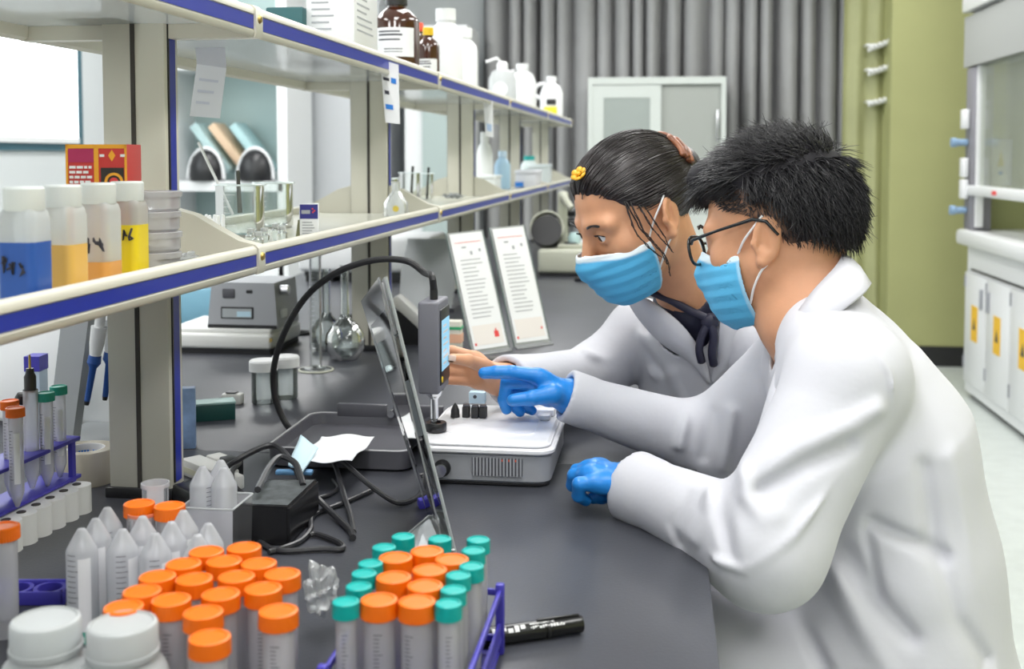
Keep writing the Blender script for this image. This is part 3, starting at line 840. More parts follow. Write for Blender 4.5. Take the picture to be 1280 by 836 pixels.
for i, (pxs, dy) in enumerate((((124, 408, 119, 444, 108, 506), -.03), ((141, 402, 138, 440, 131, 500), .02))):
    yy = y_ + dy
    a, b, c = oy(pxs[0], pxs[1], yy), oy(pxs[2], pxs[3], yy), oy(pxs[4], pxs[5], yy)
    t = thing('pipette', ['blue and white pipette hanging from the grey stand, beside the slanted leg', 'blue and white pipette hanging from the grey stand, half behind the rack post'][i], 'pipette', c, 0, 'hanging pipettes')
    MB().tube([a - c, (a * .4 + b * .6) - c, b - c], [.012, .011, .0085], 14).build('handle', M_white, t)
    MB().tube([b - c, (b * .85 + c * .15) - c, (b * .75 + c * .25) - c, (b * .08 + c * .92) - c], [.0095, .0105, .0055, .0045], 14).build('shaft', M_pblue, t)
    MB().tube([(b * .09 + c * .91) - c, Vector((0, 0, 0))], [.0045, .0035], 10).build('tip_cone', M_black, t)
    ph_ = a - c
    MB().tube([ph_, ph_ + (a - b).normalized() * .03], [.0075, .0075], 12).build('plunger', M_white, t)
# white instrument case behind it
q0, q1 = oz(-110, 560), oz(150, 563)
wc = thing('instrument_case', 'large glossy white instrument case with a teal mark standing behind the pipettes', 'case', (q0 + q1) / 2 + Vector((-.06, .14, 0)))
W_ = (q1.x - q0.x) / 2
MB().box2((-W_, 0, .004), (W_, .12, .20), .012, 3).build('case_body', mat('bright_white_case', (.93, .94, .95), .3), wc)
MB().box2((-W_ + .004, .004, 0), (W_ - .004, .115, .008)).build('case_foot', M_dkgrey, wc)
q = oy(128, 543, wc.location.y)
MB().lathe([(.0065, 0), (.0065, .0006), (0, .0006)], 20, (q.x - wc.location.x, -.0002, q.z - ZB), (R(90), 0, 0)).build('teal_mark', M_tealcap, wc)
# ------------------------------------------------------------------ the white and grey instrument on the bench
ix0, ix1, iy0, iy1 = -.338, -.147, 1.522, 1.765
inst = thing('analyser_base', 'white-lidded grey instrument box with vent slots on the bench before the two people', 'instrument', ((ix0 + ix1) / 2, (iy0 + iy1) / 2, ZB))
hw, hd = (ix1 - ix0) / 2, (iy1 - iy0) / 2
def rrect(hw, hd, r, n=6):
    pts = []
    for cx_, cy_, a0 in ((hw - r, hd - r, 0), (-hw + r, hd - r, 90), (-hw + r, -hd + r, 180), (hw - r, -hd + r, 270)):
        for k in range(n + 1):
            a = R(a0 + 90 * k / n); pts.append((cx_ + r * math.cos(a), cy_ + r * math.sin(a)))
    return pts
def rslab(hw, hd, r, z0, z1, e=.003):
    mb = MB(); rings = []
    for z, ins in ((z0, e), (z0 + e, 0), (z1 - e, 0), (z1, e)):
        rings.append([mb.bm.verts.new((x, y, z)) for x, y in rrect(hw - ins, hd - ins, max(r - ins, .001))])
    n = len(rings[0])
    for a, b in zip(rings, rings[1:]):
        for k in range(n): mb.bm.faces.new((a[k], a[(k + 1) % n], b[(k + 1) % n], b[k]))
    mb.bm.faces.new(rings[0][::-1]); mb.bm.faces.new(rings[-1])
    return mb
M_ibody = mat('instrument_grey', (.36, .37, .40), .4)
M_lid = mat('instrument_white', (.88, .88, .91), .3)
rslab(hw - .002, hd - .002, .022, .004, .046, .004).build('body', M_ibody, inst)
rslab(hw - .004, hd - .004, .02, 0, .006, .002).build('foot', M_black, inst)
rslab(hw + .003, hd + .003, .024, .046, .054, .002).build('lid_lip', M_lid, inst)
rslab(hw - .003, hd - .003, .022, .053, .061, .005).build('lid', M_lid, inst)
rslab(hw - .03, hd - .05, .015, .0605, .0625, .001).build('raised_panel', M_lid, inst)
xa = oy(590, 580, iy0).x - inst.location.x; xb = oy(653, 580, iy0).x - inst.location.x
MB().box2((xa, -hd - .0005, .016), (xb, -hd + .006, .040)).build('vent_recess', M_dkgrey, inst)
for k in range(15):
    xx = xa + (xb - xa) * (k + .5) / 15
    MB().box2((xx - .0012, -hd - .0015, .015), (xx + .0012, -hd + .004, .041)).build('vent_slat', M_ibody if k % 5 else M_ibody, inst)
for k in (9, 11, 13):
    xx = xa + (xb - xa) * k / 15
    MB().box2((xx - .001, -hd - .0008, .036), (xx + .0012, -hd + .001, .039)).build('indicator', mat('red_led', (.75, .12, .06), .4), inst)
mb = MB(); cxn = oy(553, 585, iy0).x - inst.location.x
mb.lathe([(.010, 0), (.010, .006), (.007, .007), (.007, .014), (.0085, .015), (.0085, .022), (0, .022)], 20, (cxn, -hd + .004, .024), (R(90), 0, 0))
mb.build('cable_socket', M_steel, inst)
MB().lathe([(.012, 0), (.012, .004), (0, .004)], 20, (cxn, -hd + .001, .024), (R(90), 0, 0)).build('socket_ring', M_black, inst)
MB().box2((hw - .05, hd - .075, .061), (hw - .012, hd - .035, .072), .003).build('latch', M_lid, inst)
MB().box2((hw - .036, hd - .10, .061), (hw - .016, hd - .080, .069), .003).build('latch', M_lid, inst)
MB().box2((hw - .055, hd - .03, .061), (hw - .03, hd - .015, .068), .002).build('port', M_black, inst)

ZL = ZB + .0625
def small(name, label, cat, px, py, z, group=None):
    q = oz(px, py, z); return thing(name, label, cat, (q.x, q.y, z), 0, group)
rg = small('probe_ring', 'short black ring holding the foot of the grey handheld probe', 'ring', 545, 538, ZL)
MB().lathe([(.008, 0), (.0150, 0), (.0155, .002), (.0155, .011), (.0145, .0125), (.008, .0125), (.008, 0)], 28, cap=False).build('ring_body', M_black, rg)
kn = small('black_stopper', 'pointed black stopper on the white instrument lid', 'stopper', 569, 521, ZL)
MB().lathe([(.0066, 0), (.0066, .010), (.0040, .017), (.001, .0215), (0, .0215)], 18).build('stopper_body', M_blackmat, kn)
MB().lathe([(.0072, 0), (.0072, .003), (.0066, .0035)], 18).build('flange', M_blackmat, kn)
for i, (px_, py_) in enumerate(((583, 521), (594, 522), (604, 522))):
    t = small('black_adapter_cap', ['black ribbed cap on the lid, beside the pointed stopper', 'black ribbed cap on the lid, middle of three', 'black ribbed cap on the lid, under the pointing finger'][i], 'cap', px_, py_, ZL, 'black caps on the instrument lid')
    MB().box2((-.0056, -.007, 0), (.0056, .007, .017), .0015).build('cap_body', M_blackmat, t)
    MB().box2((-.0046, -.0055, .017), (.0046, .0055, .020), .001).build('cap_top', M_dkgrey, t)
bxx = small('sample_block', 'small pale blue block with a dark dot behind the black caps', 'block', 597, 503, ZL)
MB().box2((-.013, -.008, 0), (.013, .008, .018), .001).build('block_body', mat('pale_blue', (.55, .74, .88), .4), bxx)
MB().lathe([(.003, 0), (.003, .0006), (0, .0006)], 14, (-.003, -.008, .011), (R(90), 0, 0)).build('dot', M_ink, bxx)

# handheld probe
DY = rg.location.y
dp = oy(541, 488, DY); dtp = oy(541, 374, DY)
DW = .031
dv_ = thing('handheld_probe', 'grey handheld probe with a light blue screen held upright in the bare hand', 'probe', (rg.location.x, DY, ZL + .002))
zb_, zt_ = dp.z - dv_.location.z, dtp.z - dv_.location.z
xo = dp.x - dv_.location.x + .000
pr = [(-DW / 2, 0), (DW / 2, 0)]
MB().box2((xo - DW / 2, -.030, zb_), (xo + DW / 2, .045, zt_), .004, 3).build('housing', mat('probe_grey', (.17, .17, .20), .45, var=.05), dv_)
MB().box2((xo + DW / 2 - .001, -.024, zb_ + .012), (xo + DW / 2 + .0018, .040, zt_ - .012), .001).build('screen_bezel', M_black, dv_)
MB().box2((xo + DW / 2 + .0015, -.020, zb_ + .032), (xo + DW / 2 + .0024, .036, zt_ - .028)).build('screen', mat('screen_blue', (.25, .55, .75), .25, emit=(.35, .7, .95), estr=.5), dv_)
mbx = MB()
for k in range(7): mbx.box2((xo + DW / 2 + .0023, -.012, zb_ + .04 + .009 * k), (xo + DW / 2 + .0027, .012 + .012 * (k % 2), zb_ + .043 + .009 * k))
mbx.build('screen_text', M_white, dv_)
MB().lathe([(.0045, 0), (.0045, .001), (0, .0015)], 12, (xo + DW / 2 + .0018, -.018, zb_ + .020), (0, R(90), 0)).build('key', mat('yellow_key', (.85, .6, .02), .4), dv_)
MB().lathe([(.0135, zb_ + .001), (.011, zb_ - .006), (.008, zb_ - .009), (.0062, zb_ - .012), (.0062, .016), (.0045, .014), (.0045, .001), (0, .001)], 20, (xo * .5, 0, 0)).build('probe_tip', M_steel, dv_)
MB().lathe([(.006, zt_ - .001), (.006, zt_ + .012), (.0048, zt_ + .020)], 14, (xo + .002, .0, 0)).build('cable_boot', M_black, dv_)
top = Vector((dv_.location.x + xo + .002, DY, dv_.location.z + zt_ + .012))
arc = [oy(a, b, y) for a, b, y in ((376, 549, 1.74), (356, 527, 1.76), (343, 492, 1.76), (343, 455, 1.75), (358, 410, 1.73), (385, 368, 1.72), (424, 339, 1.70), (468, 325, 1.69), (508, 326, 1.68), (531, 341, 1.665))] + [top + Vector((-.003, 0, .022)), top]
tag(MB().tube(catmull(arc, 6), .0052, 10).build('probe_cable', M_blackmat), 'thick black cable arching from the dark tray up to the grey probe', 'cable')

# ------------------------------------------------------------------ dark tray with wipes
ta, tb = oz(322, 595), oz(512, 592); tc_ = oz(500, 545)
tx0, tx1, ty0, ty1 = ta.x - .005, tb.x, 1.572, 1.80
tr_ = thing('dark_tray', 'shallow dark grey tray with rounded corners under the blue wipes', 'tray', ((tx0 + tx1) / 2, (ty0 + ty1) / 2, ZB))
hw, hd = (tx1 - tx0) / 2, (ty1 - ty0) / 2
M_tray = mat('tray_grey', (.085, .085, .10), .35)
mb = MB(); rings = []
for z, ins in ((0, .006), (.004, .001), (.030, 0), (.031, .002), (.030, .005), (.014, .008)):
    rings.append([mb.bm.verts.new((x, y, z)) for x, y in rrect(hw - ins, hd - ins, .022)])
n = len(rings[0])
for a, b in zip(rings, rings[1:]):
    for k in range(n): mb.bm.faces.new((a[k], a[(k + 1) % n], b[(k + 1) % n], b[k]))
mb.bm.faces.new(rings[0][::-1]); mb.bm.faces.new(rings[-1])
mb.build('tray_body', M_tray, tr_)
MB().tube([(x, y, .031) for x, y in rrect(hw - .001, hd - .001, .022)] + [(hw - .001, hd - .023, .031)], .0016, 6).build('rim', mat('tray_rim', (.42, .42, .44), .3), tr_)
for xx in (-.02, .075):
    MB().box2((xx - .045, hd - .006, .026), (xx + .040, hd + .004, .048), .002).build('hinge_bar', M_tray, tr_)
MB().lathe([(.006, 0), (.006, .012), (0, .012)], 14, (.028, hd, .034), (R(90), 0, 0)).build('hinge_pin', M_steel, tr_)
# wipes
def sheet(name, label, cat, corners, m, thick=.0015, wob=.004, n=10, seed=1, parent=None):
    g = random.Random(seed); p1, p2, p3 = g.uniform(0, 6), g.uniform(0, 6), g.uniform(0, 6)
    c = [Vector(q) for q in corners]; o = sum(c, Vector()) / 4
    nrm = (c[1] - c[0]).cross(c[3] - c[0]).normalized()
    def f(u, v):
        p = (c[0] * (1 - u) + c[1] * u) * (1 - v) + (c[3] * (1 - u) + c[2] * u) * v
        return p + nrm * wob * (math.sin(u * 7 + p1 + v * 3) + math.sin(v * 9 + p2 - u * 4) * .6) - o
    ob = MB().grid(f, n, n).build(name, m, None, smooth=180, loc=o, solid=thick)
    return tag(ob, label, cat) if label else ob
M_wipe = mat('blue_wipe', (.55, .72, .80), .6)
sheet('wipe_sheet', 'crumpled white paper wipe lying in the dark tray', 'wipe', [oz(376, 578, ZB + .043), oz(440, 577, ZB + .043), oz(468, 545, ZB + .043), oz(402, 543, ZB + .043)], M_paper, .0012, .003, 14, 3)
sheet('sachet', 'pale blue printed sachet beside the white wipe in the tray', 'sachet', [oz(360, 580, ZB + .045), oz(378, 590, ZB + .045), oz(398, 560, ZB + .049), oz(376, 545, ZB + .053)], M_wipe, .003, .001, 6, 5)
tag(MB().box((0, 0, 0), (.05, .012, .006), (0, 0, .1), .002).build('blue_label', mat('sachet_blue', (.12, .28, .50), .5), None, loc=oz(368, 590, ZB + .036)), 'small dark blue folded label at the tray edge', 'label')

# ------------------------------------------------------------------ power adapter and cables
pa = [oz(298, 632, ZB + .047), oz(334, 598, ZB + .047), oz(399, 598, ZB + .047), oz(361, 634, ZB + .047)]
pc = sum(pa, Vector()) / 4
ad = thing('power_adapter', 'black power adapter brick lying among the cables', 'adapter', (pc.x, pc.y, ZB))
mb = MB()
lo_ = [mb.bm.verts.new((p.x - pc.x, p.y - pc.y, .0)) for p in pa]; hi_ = [mb.bm.verts.new((p.x - pc.x, p.y - pc.y, .047)) for p in pa]
mb.bm.faces.new(lo_); mb.bm.faces.new(hi_)
for k in range(4): mb.bm.faces.new((lo_[k], lo_[(k + 1) % 4], hi_[(k + 1) % 4], hi_[k]))
bmesh.ops.bevel(mb.bm, geom=mb.bm.edges[:], offset=.003, segments=2, affect='EDGES')
mb.build('brick', mat('glossy_black', (.014, .014, .016), .22), ad)
ins = [(pc * .12 + p * .88) for p in pa]
MB().quad([(p.x - pc.x, p.y - pc.y, .0474) for p in ins]).build('rating_label', mat('adapter_label', (.10, .11, .115), .3, var=.4, vscale=90), ad, smooth=0)
q = (pa[0] + pa[3]) / 2 - pc
MB().box((q.x - .03, q.y - .004, .020), (.024, .016, .018), None, .002).build('inlet', M_dkgrey, ad)
zc = ZB + .004
cables = [
 ('black cable humped over the white charger and past the adapter', [(238, 628, .004), (262, 600, .02), (298, 574, .045), (335, 557, .055), (356, 566, .05), (380, 604, .03), (408, 634, .01), (437, 662, .004), (441, 672, .004)], .0042),
 ('black cable looped in a tight hump behind the adapter', [(322, 612, .06), (336, 585, .062), (350, 571, .066), (368, 578, .062), (376, 596, .054), (379, 606, .048)], .0042),
 ('black cable ring dropping beside the white charger', [(300, 578, .03), (290, 590, .025), (294, 608, .012), (312, 622, .004), (322, 612, .006), (328, 600, .01)], .0036),
 ('black cable running steeply down from the tray rim', [(412, 568, .034), (420, 585, .022), (430, 618, .012), (439, 648, .004), (442, 665, .004)], .0036),
 ('black cable slanting from the tray rim to the acrylic stand', [(412, 568, .036), (432, 580, .03), (462, 606, .018), (496, 628, .005), (520, 622, .005), (528, 612, .008)], .0036),
 ('grey black cable curling round the front of the adapter', [(312, 666, .004), (326, 678, .004), (350, 688, .004), (400, 686, .004), (427, 686, .004), (424, 678, .004), (398, 668, .004), (388, 668, .004)], .0034),
 ('grey black cable leaving the adapter towards the tray', [(336, 690, .004), (372, 678, .004), (388, 662, .004), (392, 644, .004), (430, 628, .004), (466, 612, .004)], .0034),
 ('short thin cable stub lying behind the adapter', [(398, 622, .004), (412, 618, .004), (422, 610, .004), (416, 600, .004)], .0028)]
for lb, pts_, r_ in cables:
    tag(MB().tube(catmull([oz(a, b, ZB + max(z, r_)) for a, b, z in pts_], 6), r_, 8).build('black_cable', mat('cable_black', (.03, .03, .034), .35)), lb, 'cable')
# white charger and connectors left of the adapter
q = oz(262, 600)
ch = thing('white_charger', 'white plug charger strip with black connectors behind the post foot', 'charger', q, R(-38))
MB().box2((-.055, -.016, 0), (.055, .016, .024), .003).build('strip_body', M_whiteplastic, ch)
MB().box2((-.040, .016, .002), (-.008, .040, .026), .003).build('plug', M_whiteplastic, ch)
MB().box2((-.004, .017, .004), (.030, .038, .030), .003).build('connector', M_black, ch)
MB().box2((.036, -.012, .0), (.072, .014, .020), .003).build('connector', M_whiteplastic, ch)
MB().box2((-.052, -.0165, .006), (.05, -.0155, .014)).build('stripe', mat('cream_stripe', (.75, .74, .60), .5), ch)
q = oz(240, 640)
tag(MB().box((0, 0, .012), (.075, .035, .024), (0, 0, R(-38)), .004).build('black_socket_strip', M_black, None, loc=q + Vector((-.005, .03, 0))), 'black socket strip lying behind the rack post foot', 'socket strip')
q = oz(238, 562)
tag(MB().box((0, 0, .048), (.030, .022, .096), (0, 0, R(20)), .002).build('blue_reagent_box', mat('blue_box', (.20, .30, .50), .4, var=.3, vscale=30), None, loc=q + Vector((-.012, .012, 0))), 'small upright blue carton beside the rack post', 'carton')
q = oz(265, 527)
gb = thing('dark_green_box', 'dark green box with a pale green lid on the bench by the white-lidded jars', 'box', q + Vector((-.01, .02, 0)), R(28))
MB().box2((-.04, -.018, 0), (.04, .018, .028), .001).build('box_body', mat('dark_green', (.012, .07, .065), .4), gb)
MB().box2((-.041, -.019, .028), (.041, .019, .032), .001).build('box_lid', mat('pale_green', (.35, .52, .50), .4), gb)
q = oz(289, 506)
wa = thing('white_adapter', 'small white plug adapter behind the dark green box', 'adapter', q)
MB().box2((-.020, 0, 0), (.018, .022, .020), .004).build('adapter_body', M_whiteplastic, wa)
MB().box2((-.012, .002, .020), (.008, .018, .023), .001).build('adapter_top', M_dkgrey, wa)

# ------------------------------------------------------------------ leaning acrylic sign holder seen almost edge-on
nb, fb = oz(569, 690), oz(546, 640)
nt_, ft_ = oy(482, 346, nb.y + .015), oy(459, 376, fb.y + .03)
def slab(name, c, th, m, parent=None, org=Vector((0, 0, 0))):
    c = [Vector(q) - org for q in c]; nrm = (c[1] - c[0]).cross(c[3] - c[0]).normalized() * th / 2
    mb = MB(); A_ = [mb.bm.verts.new(p + nrm) for p in c]; B_ = [mb.bm.verts.new(p - nrm) for p in c]
    mb.bm.faces.new(A_); mb.bm.faces.new(B_[::-1])
    for k in range(4): mb.bm.faces.new((A_[k], B_[k], B_[(k + 1) % 4], A_[(k + 1) % 4]))
    return mb.build(name, m, parent, smooth=0)
ash = thing('acrylic_sign_holder', 'clear acrylic sign holder leaning beside the instrument, seen nearly edge-on', 'sign holder', nb)
slab('front_sheet', [nb, fb, ft_, nt_], .003, M_acryl, ash, nb)
of = Vector((-.012, -.002, 0))
slab('rear_sheet', [nb + of, fb + of, ft_ + of * .6, nt_ + of * .6], .002, M_acryl, ash, nb)
def lerp4(u, v): return (nb * (1 - u) + fb * u) * (1 - v) + (nt_ * (1 - u) + ft_ * u) * v
slab('paper_insert', [lerp4(.1, .80) + of * .3, lerp4(.9, .80) + of * .3, lerp4(.95, .985) + of * .3, lerp4(.05, .985) + of * .3], .0015, M_paper, ash, nb)
slab('paper_strip', [lerp4(.25, .40) + of * .5, lerp4(.9, .36) + of * .5, lerp4(.9, .58) + of * .5, lerp4(.25, .62) + of * .5], .001, mat('grey_strip', (.55, .58, .62), .5), ash, nb)
for u in (0, 1):
    pts_ = [lerp4(u, v) - nb for v in (0, .5, 1)]
    MB().tube(pts_, .0022, 8).build('edge', clear('acrylic_edge', (.9, .95, .95), (.9, .95, .96), .6, .1, 1.2), ash)
for v, tw in ((.70, .5), (.81, .8), (.93, .3)):
    pmid = lerp4(.5, v) - nb
    MB().box(pmid + Vector((.004, -.004, 0)), (.012, .006, .004), (0, R(20), R(30))).build('clip', M_black, ash)
fl = [nb, fb, oz(504, 676), oz(512, 695)]
slab('foot', [fl[0] + Vector((0, 0, .0016)), fl[1] + Vector((0, 0, .0016)), fl[2] + Vector((0, 0, .0016)), fl[3] + Vector((0, 0, .0016))], .003, M_acryl, ash, nb)
MB().tube([fl[0] - nb + Vector((0, 0, .003)), fl[3] - nb + Vector((0, 0, .003))], .0022, 6).build('foot_edge', MATS['acrylic_edge'], ash)
MB().tube([fl[1] - nb + Vector((0, 0, .003)), fl[2] - nb + Vector((0, 0, .003))], .0022, 6).build('foot_edge', MATS['acrylic_edge'], ash)
q = oz(533, 634)
tag(MB().box((0, 0, .006), (.022, .016, .012), (0, 0, .4), .002).build('violet_cap', M_rackblue, None, loc=q), 'small violet plastic cap behind the acrylic sign holder', 'cap')

# ------------------------------------------------------------------ two certificates in acrylic stands
for i, cr in enumerate((((590, 443), (637, 436), (603, 287), (557, 292)), ((643, 434), (688, 428), (655, 281), (611, 285)))):
    bl2, br2 = oz(*cr[0]), oz(*cr[1]); y_ = bl2.y
    trr, tll = oy(*cr[2], br2.y + .07), oy(*cr[3], bl2.y + .07)
    o = (bl2 + br2) / 2
    t = thing('certificate_stand', ['printed certificate in a clear acrylic stand, with a red stamp', 'printed certificate in a clear acrylic stand, beside the red-stamped one'][i], 'sign', o, 0, 'certificates in acrylic stands')
    c4 = [bl2, br2, trr, tll]
    nrm = (br2 - bl2).cross(tll - bl2).normalized()
    if nrm.y > 0: nrm = -nrm
    slab('acrylic_sheet', c4, .003, M_acryl, t, o)
    def L4(u, v, off=.003): return (bl2 * (1 - u) + br2 * u) * (1 - v) + (tll * (1 - u) + trr * u) * v + nrm * off
    slab('paper', [L4(.06, .03), L4(.94, .03), L4(.94, .985), L4(.06, .985)], .0012, M_paper, t, o)
    mb = MB(); g = random.Random(11 + i)
    def strip(u0, u1, v, h, off=.0042): mb.quad([L4(u0, v, off) - o, L4(u1, v, off) - o, L4(u1, v + h, off) - o, L4(u0, v + h, off) - o])
    for k in range(15): strip(.2, .2 + g.uniform(.35, .62), .28 + k * .034, .007)
    strip(.3, .42, .86, .012); strip(.5, .56, .80, .03); strip(.74, .80, .82, .025)
    mb.build('printed_text', M_inkgrey, t, smooth=0)
    mb = MB()
    def strip2(u0, u1, v, h): mb.quad([L4(u0, v, .0043) - o, L4(u1, v, .0043) - o, L4(u1, v + h, .0043) - o, L4(u0, v + h, .0043) - o])
    strip2(.15, .85, .905, .004); strip2(.10, .15, .06, .02)
    if i == 0: strip2(.66, .78, .11, .05); strip2(.70, .74, .16, .02)
    else: strip2(.80, .84, .12, .02)
    mb.build('red_print', M_red, t, smooth=0)
    slab('stamp_field', [L4(.12, .06, .0040), L4(.88, .06, .0040), L4(.88, .22, .0040), L4(.12, .22, .0040)], .0002, mat('warm_paper', (.82, .77, .74), .7), t, o)
    sx = Vector((.02, -.05, 0))
    slab('foot', [bl2 + Vector((0, 0, .002)), br2 + Vector((0, 0, .002)), br2 + Vector((.012, -.035, .002)), bl2 + Vector((.012, -.035, .002))], .003, M_acryl, t, o)
    for u in (0, 1): MB().tube([L4(u, 0, 0) - o, L4(u, 1, 0) - o], .002, 6).build('edge', mat('acrylic_dark_edge', (.14, .18, .18), .2), t)
q = oz(640, 452)
tag(MB().box((0, 0, .005), (.10, .05, .009), (0, 0, .25), .003).build('mobile_phone', M_black, None, loc=q), 'black mobile phone lying in front of the certificate stands', 'phone')
q = oz(579, 442)
pk = thing('tissue_pack', 'small pack in green and orange beside the certificate, behind the probe', 'pack', q + Vector((-.02, -.06, 0)))
MB().box2((-.03, 0, 0), (.025, .03, .085), .004).build('pack_body', mat('cream_pack', (.70, .68, .60), .5), pk)
MB().box2((-.031, -.001, .065), (.026, .031, .072)).build('green_band', mat('green_band', (.05, .40, .18), .5), pk)
MB().box2((-.031, -.001, .035), (.026, .031, .055)).build('orange_band', mat('peach_band', (.85, .48, .32), .5), pk)

# ------------------------------------------------------------------ glassware and instruments across the bench
def glass(prof, n=32): return MB().lathe(prof, n, cap=False)
for i, (px_, py_, lab) in enumerate(((325, 507, 'white-lidded glass jar standing by the white plug adapter'), (353, 501, 'white-lidded glass jar behind the thick black cable'))):
    q = oz(px_, py_)
    t = thing('weighing_jar', lab, 'jar', q + Vector((0, .02, 0)), 0, 'white-lidded jars')
    glass([(0, .001), (.020, .001), (.0225, .004), (.0225, .062), (.020, .064)]).build('jar_wall', M_glass, t)
    glass([(0, .003), (.0195, .003), (.0205, .008), (.0205, .060)]).build('inner_wall', M_glass, t)
    MB().lathe([(.0225, .062), (.026, .062), (.0262, .064), (.0262, .079), (.024, .082), (0, .082)], 32).build('lid', mat('matte_white_lid', (.86, .87, .88), .5), t)
q = oz(395, 463)
t = thing('measuring_cylinder', 'tall glass measuring cylinder on a round foot by the volumetric flask', 'cylinder', q)
MB().lathe([(0, .006), (.020, .006), (.034, .004), (.036, .001), (.036, 0), (0, 0)], 32).build('foot', M_glass, t)
glass([(.0, .010), (.013, .010), (.013, .245), (.016, .25)]).build('cylinder_wall', M_glass, t)
grads(.0134, .05, .22, 18, -1.9, .8, .5).build('graduations', mat('white_grad', (.75, .8, .82), .5), t, smooth=0)
MB().tube([(.036 * math.cos(a), .036 * math.sin(a), .002) for a in [2 * math.pi * k / 24 for k in range(25)]], .0022, 6).build('foot_rim', mat('foot_cream', (.65, .66, .55), .4), t)
for i, (px_, py_, rb_, nh, lab) in enumerate(((427, 452, .046, .21, 'round volumetric flask with a long glass neck, next to the measuring cylinder'), (404, 440, .040, .19, 'smaller volumetric flask behind the measuring cylinder'))):
    q = oz(px_, py_)
    t = thing('volumetric_flask', lab, 'flask', q + Vector((0, .03, 0)), 0, 'volumetric flasks')
    prof = [(0, .002), (rb_ * .6, .0), (rb_ * .66, .003), (rb_ * .95, rb_ * .55), (rb_, rb_ * .9), (rb_ * .93, rb_ * 1.3), (rb_ * .65, rb_ * 1.7), (.014, rb_ * 2.0), (.0095, rb_ * 2.25), (.0095, nh), (.012, nh + .004)]
    glass(prof).build('flask_wall', M_glass, t)
    glass([(r * .94, z + .002) for r, z in prof[:-1]]).build('inner_wall', M_glass, t)
    glass([(0, .004), (rb_ * .6, .004), (rb_ * .9, rb_ * .55), (rb_ * .93, rb_ * .7), (0, rb_ * .7)]).build('water', clear('water', (.93, .95, .95), (.8, .85, .86), .04, .02, 1.2), t)
# balance on a white plinth
qa, qb = oz(205, 441), oz(349, 439)
bw = (qb.x - qa.x) / 2
t = thing('hotplate_balance', 'grey box instrument with slotted front on a wide white plinth, behind the jars', 'instrument', ((qa.x + qb.x) / 2, qa.y + .11, ZB))
MB().box2((-bw + .005, -.105, 0), (bw - .005, .105, .014)).build('foot', M_black, t)
MB().box2((-bw, -.11, .012), (bw, .11, .048), .008, 3).build('plinth', M_whiteplastic, t)
MB().box2((-bw + .006, -.10, .047), (bw - .004, .105, .058), .004).build('plinth_top', M_whiteplastic, t)
gx = [oy(p_, 400, qa.y + .02).x - t.location.x for p_ in (258, 344)]
MB().prism([(gx[0], .058), (gx[1] + .004, .058), (gx[1] - .004, .165), (gx[0] + .012, .165)], -.085, .07, 'y').build('housing', mat('balance_grey', (.40, .41, .44), .35), t)
MB().box2((gx[0] + .002, -.087, .0575), (gx[1] + .002, .07, .066)).build('shadow_gap', M_black, t)
mid = (gx[0] + gx[1]) / 2
MB().box2((mid - .05, -.087, .080), (mid + .03, -.080, .108), .002).build('slot', M_black, t)
MB().box2((mid - .046, -.0875, .083), (mid + .026, -.082, .104)).build('display', mat('display_grey', (.42, .45, .47), .3), t)
MB().box2((mid - .01, -.088, .085), (mid + .024, -.083, .098)).build('display_light', mat('display_light', (.55, .75, .88), .3), t)
MB().box2((mid - .045, -.087, .128), (mid - .015, -.083, .150), .003).build('key', M_dkgrey, t)
MB().box2((mid + .012, -.087, .140), (mid + .028, -.083, .148), .002).build('key', M_black, t)
MB().lathe([(.012, 0), (.012, .02), (0, .022)], 16, (gx[1], -.05, .145), (0, R(90), 0)).build('side_knob', M_steel, t)
MB().box2((gx[1] - .002, -.06, .08), (gx[1] + .010, -.03, .10), .003).build('side_latch', M_white, t)
MB().lathe([(.005, 0), (.005, .004), (0, .004)], 12, (bw - .002, -.105, .035), (R(90), 0, 0)).build('screw', M_brass, t)
q = oz(226, 412)
bn = thing('blue_storage_bin', 'light blue plastic bin behind the grey box instrument', 'bin', (q.x - .02, qa.y + .42, ZB))
MB().box2((-.10, 0, 0), (.13, .16, .10), .006).build('bin_body', mat('light_blue_bin', (.25, .52, .68), .4), bn)
MB().box2((-.10, .01, .10), (.12, .15, .17), .006).build('white_content', M_white, bn)
# long white instrument far along the bench
qa, qb = oz(372, 352), oz(548, 350)
t = thing('long_instrument', 'long low white instrument with black feet far along the bench', 'instrument', ((qa.x + qb.x) / 2, qa.y + .15, ZB))
bw = (qb.x - qa.x) / 2
MB().box2((-bw, -.15, .035), (bw, .15, .17), .02, 3).build('housing', M_white, t)
for xx in (-bw + .08, -.02, bw - .12):
    MB().box2((xx - .05, -.145, 0), (xx + .05, .13, .036)).build('foot', M_black, t)
MB().box2((-bw + .02, -.13, .02), (bw - .02, .13, .036)).build('underside', M_black, t)
q = oz(510, 350)
t = thing('document_tray', 'grey slatted document stand behind the second rack post', 'stand', (oy(528, 300, 3.2).x, 3.25, ZB))
for k in range(6):
    MB().box((.0, k * .018, .06 + k * .018), (.16, .004, .12), (R(-18), 0, 0)).build('slat', M_lgrey, t)
MB().box2((-.09, -.03, 0), (.09, .13, .012)).build('base', M_dkgrey, t)
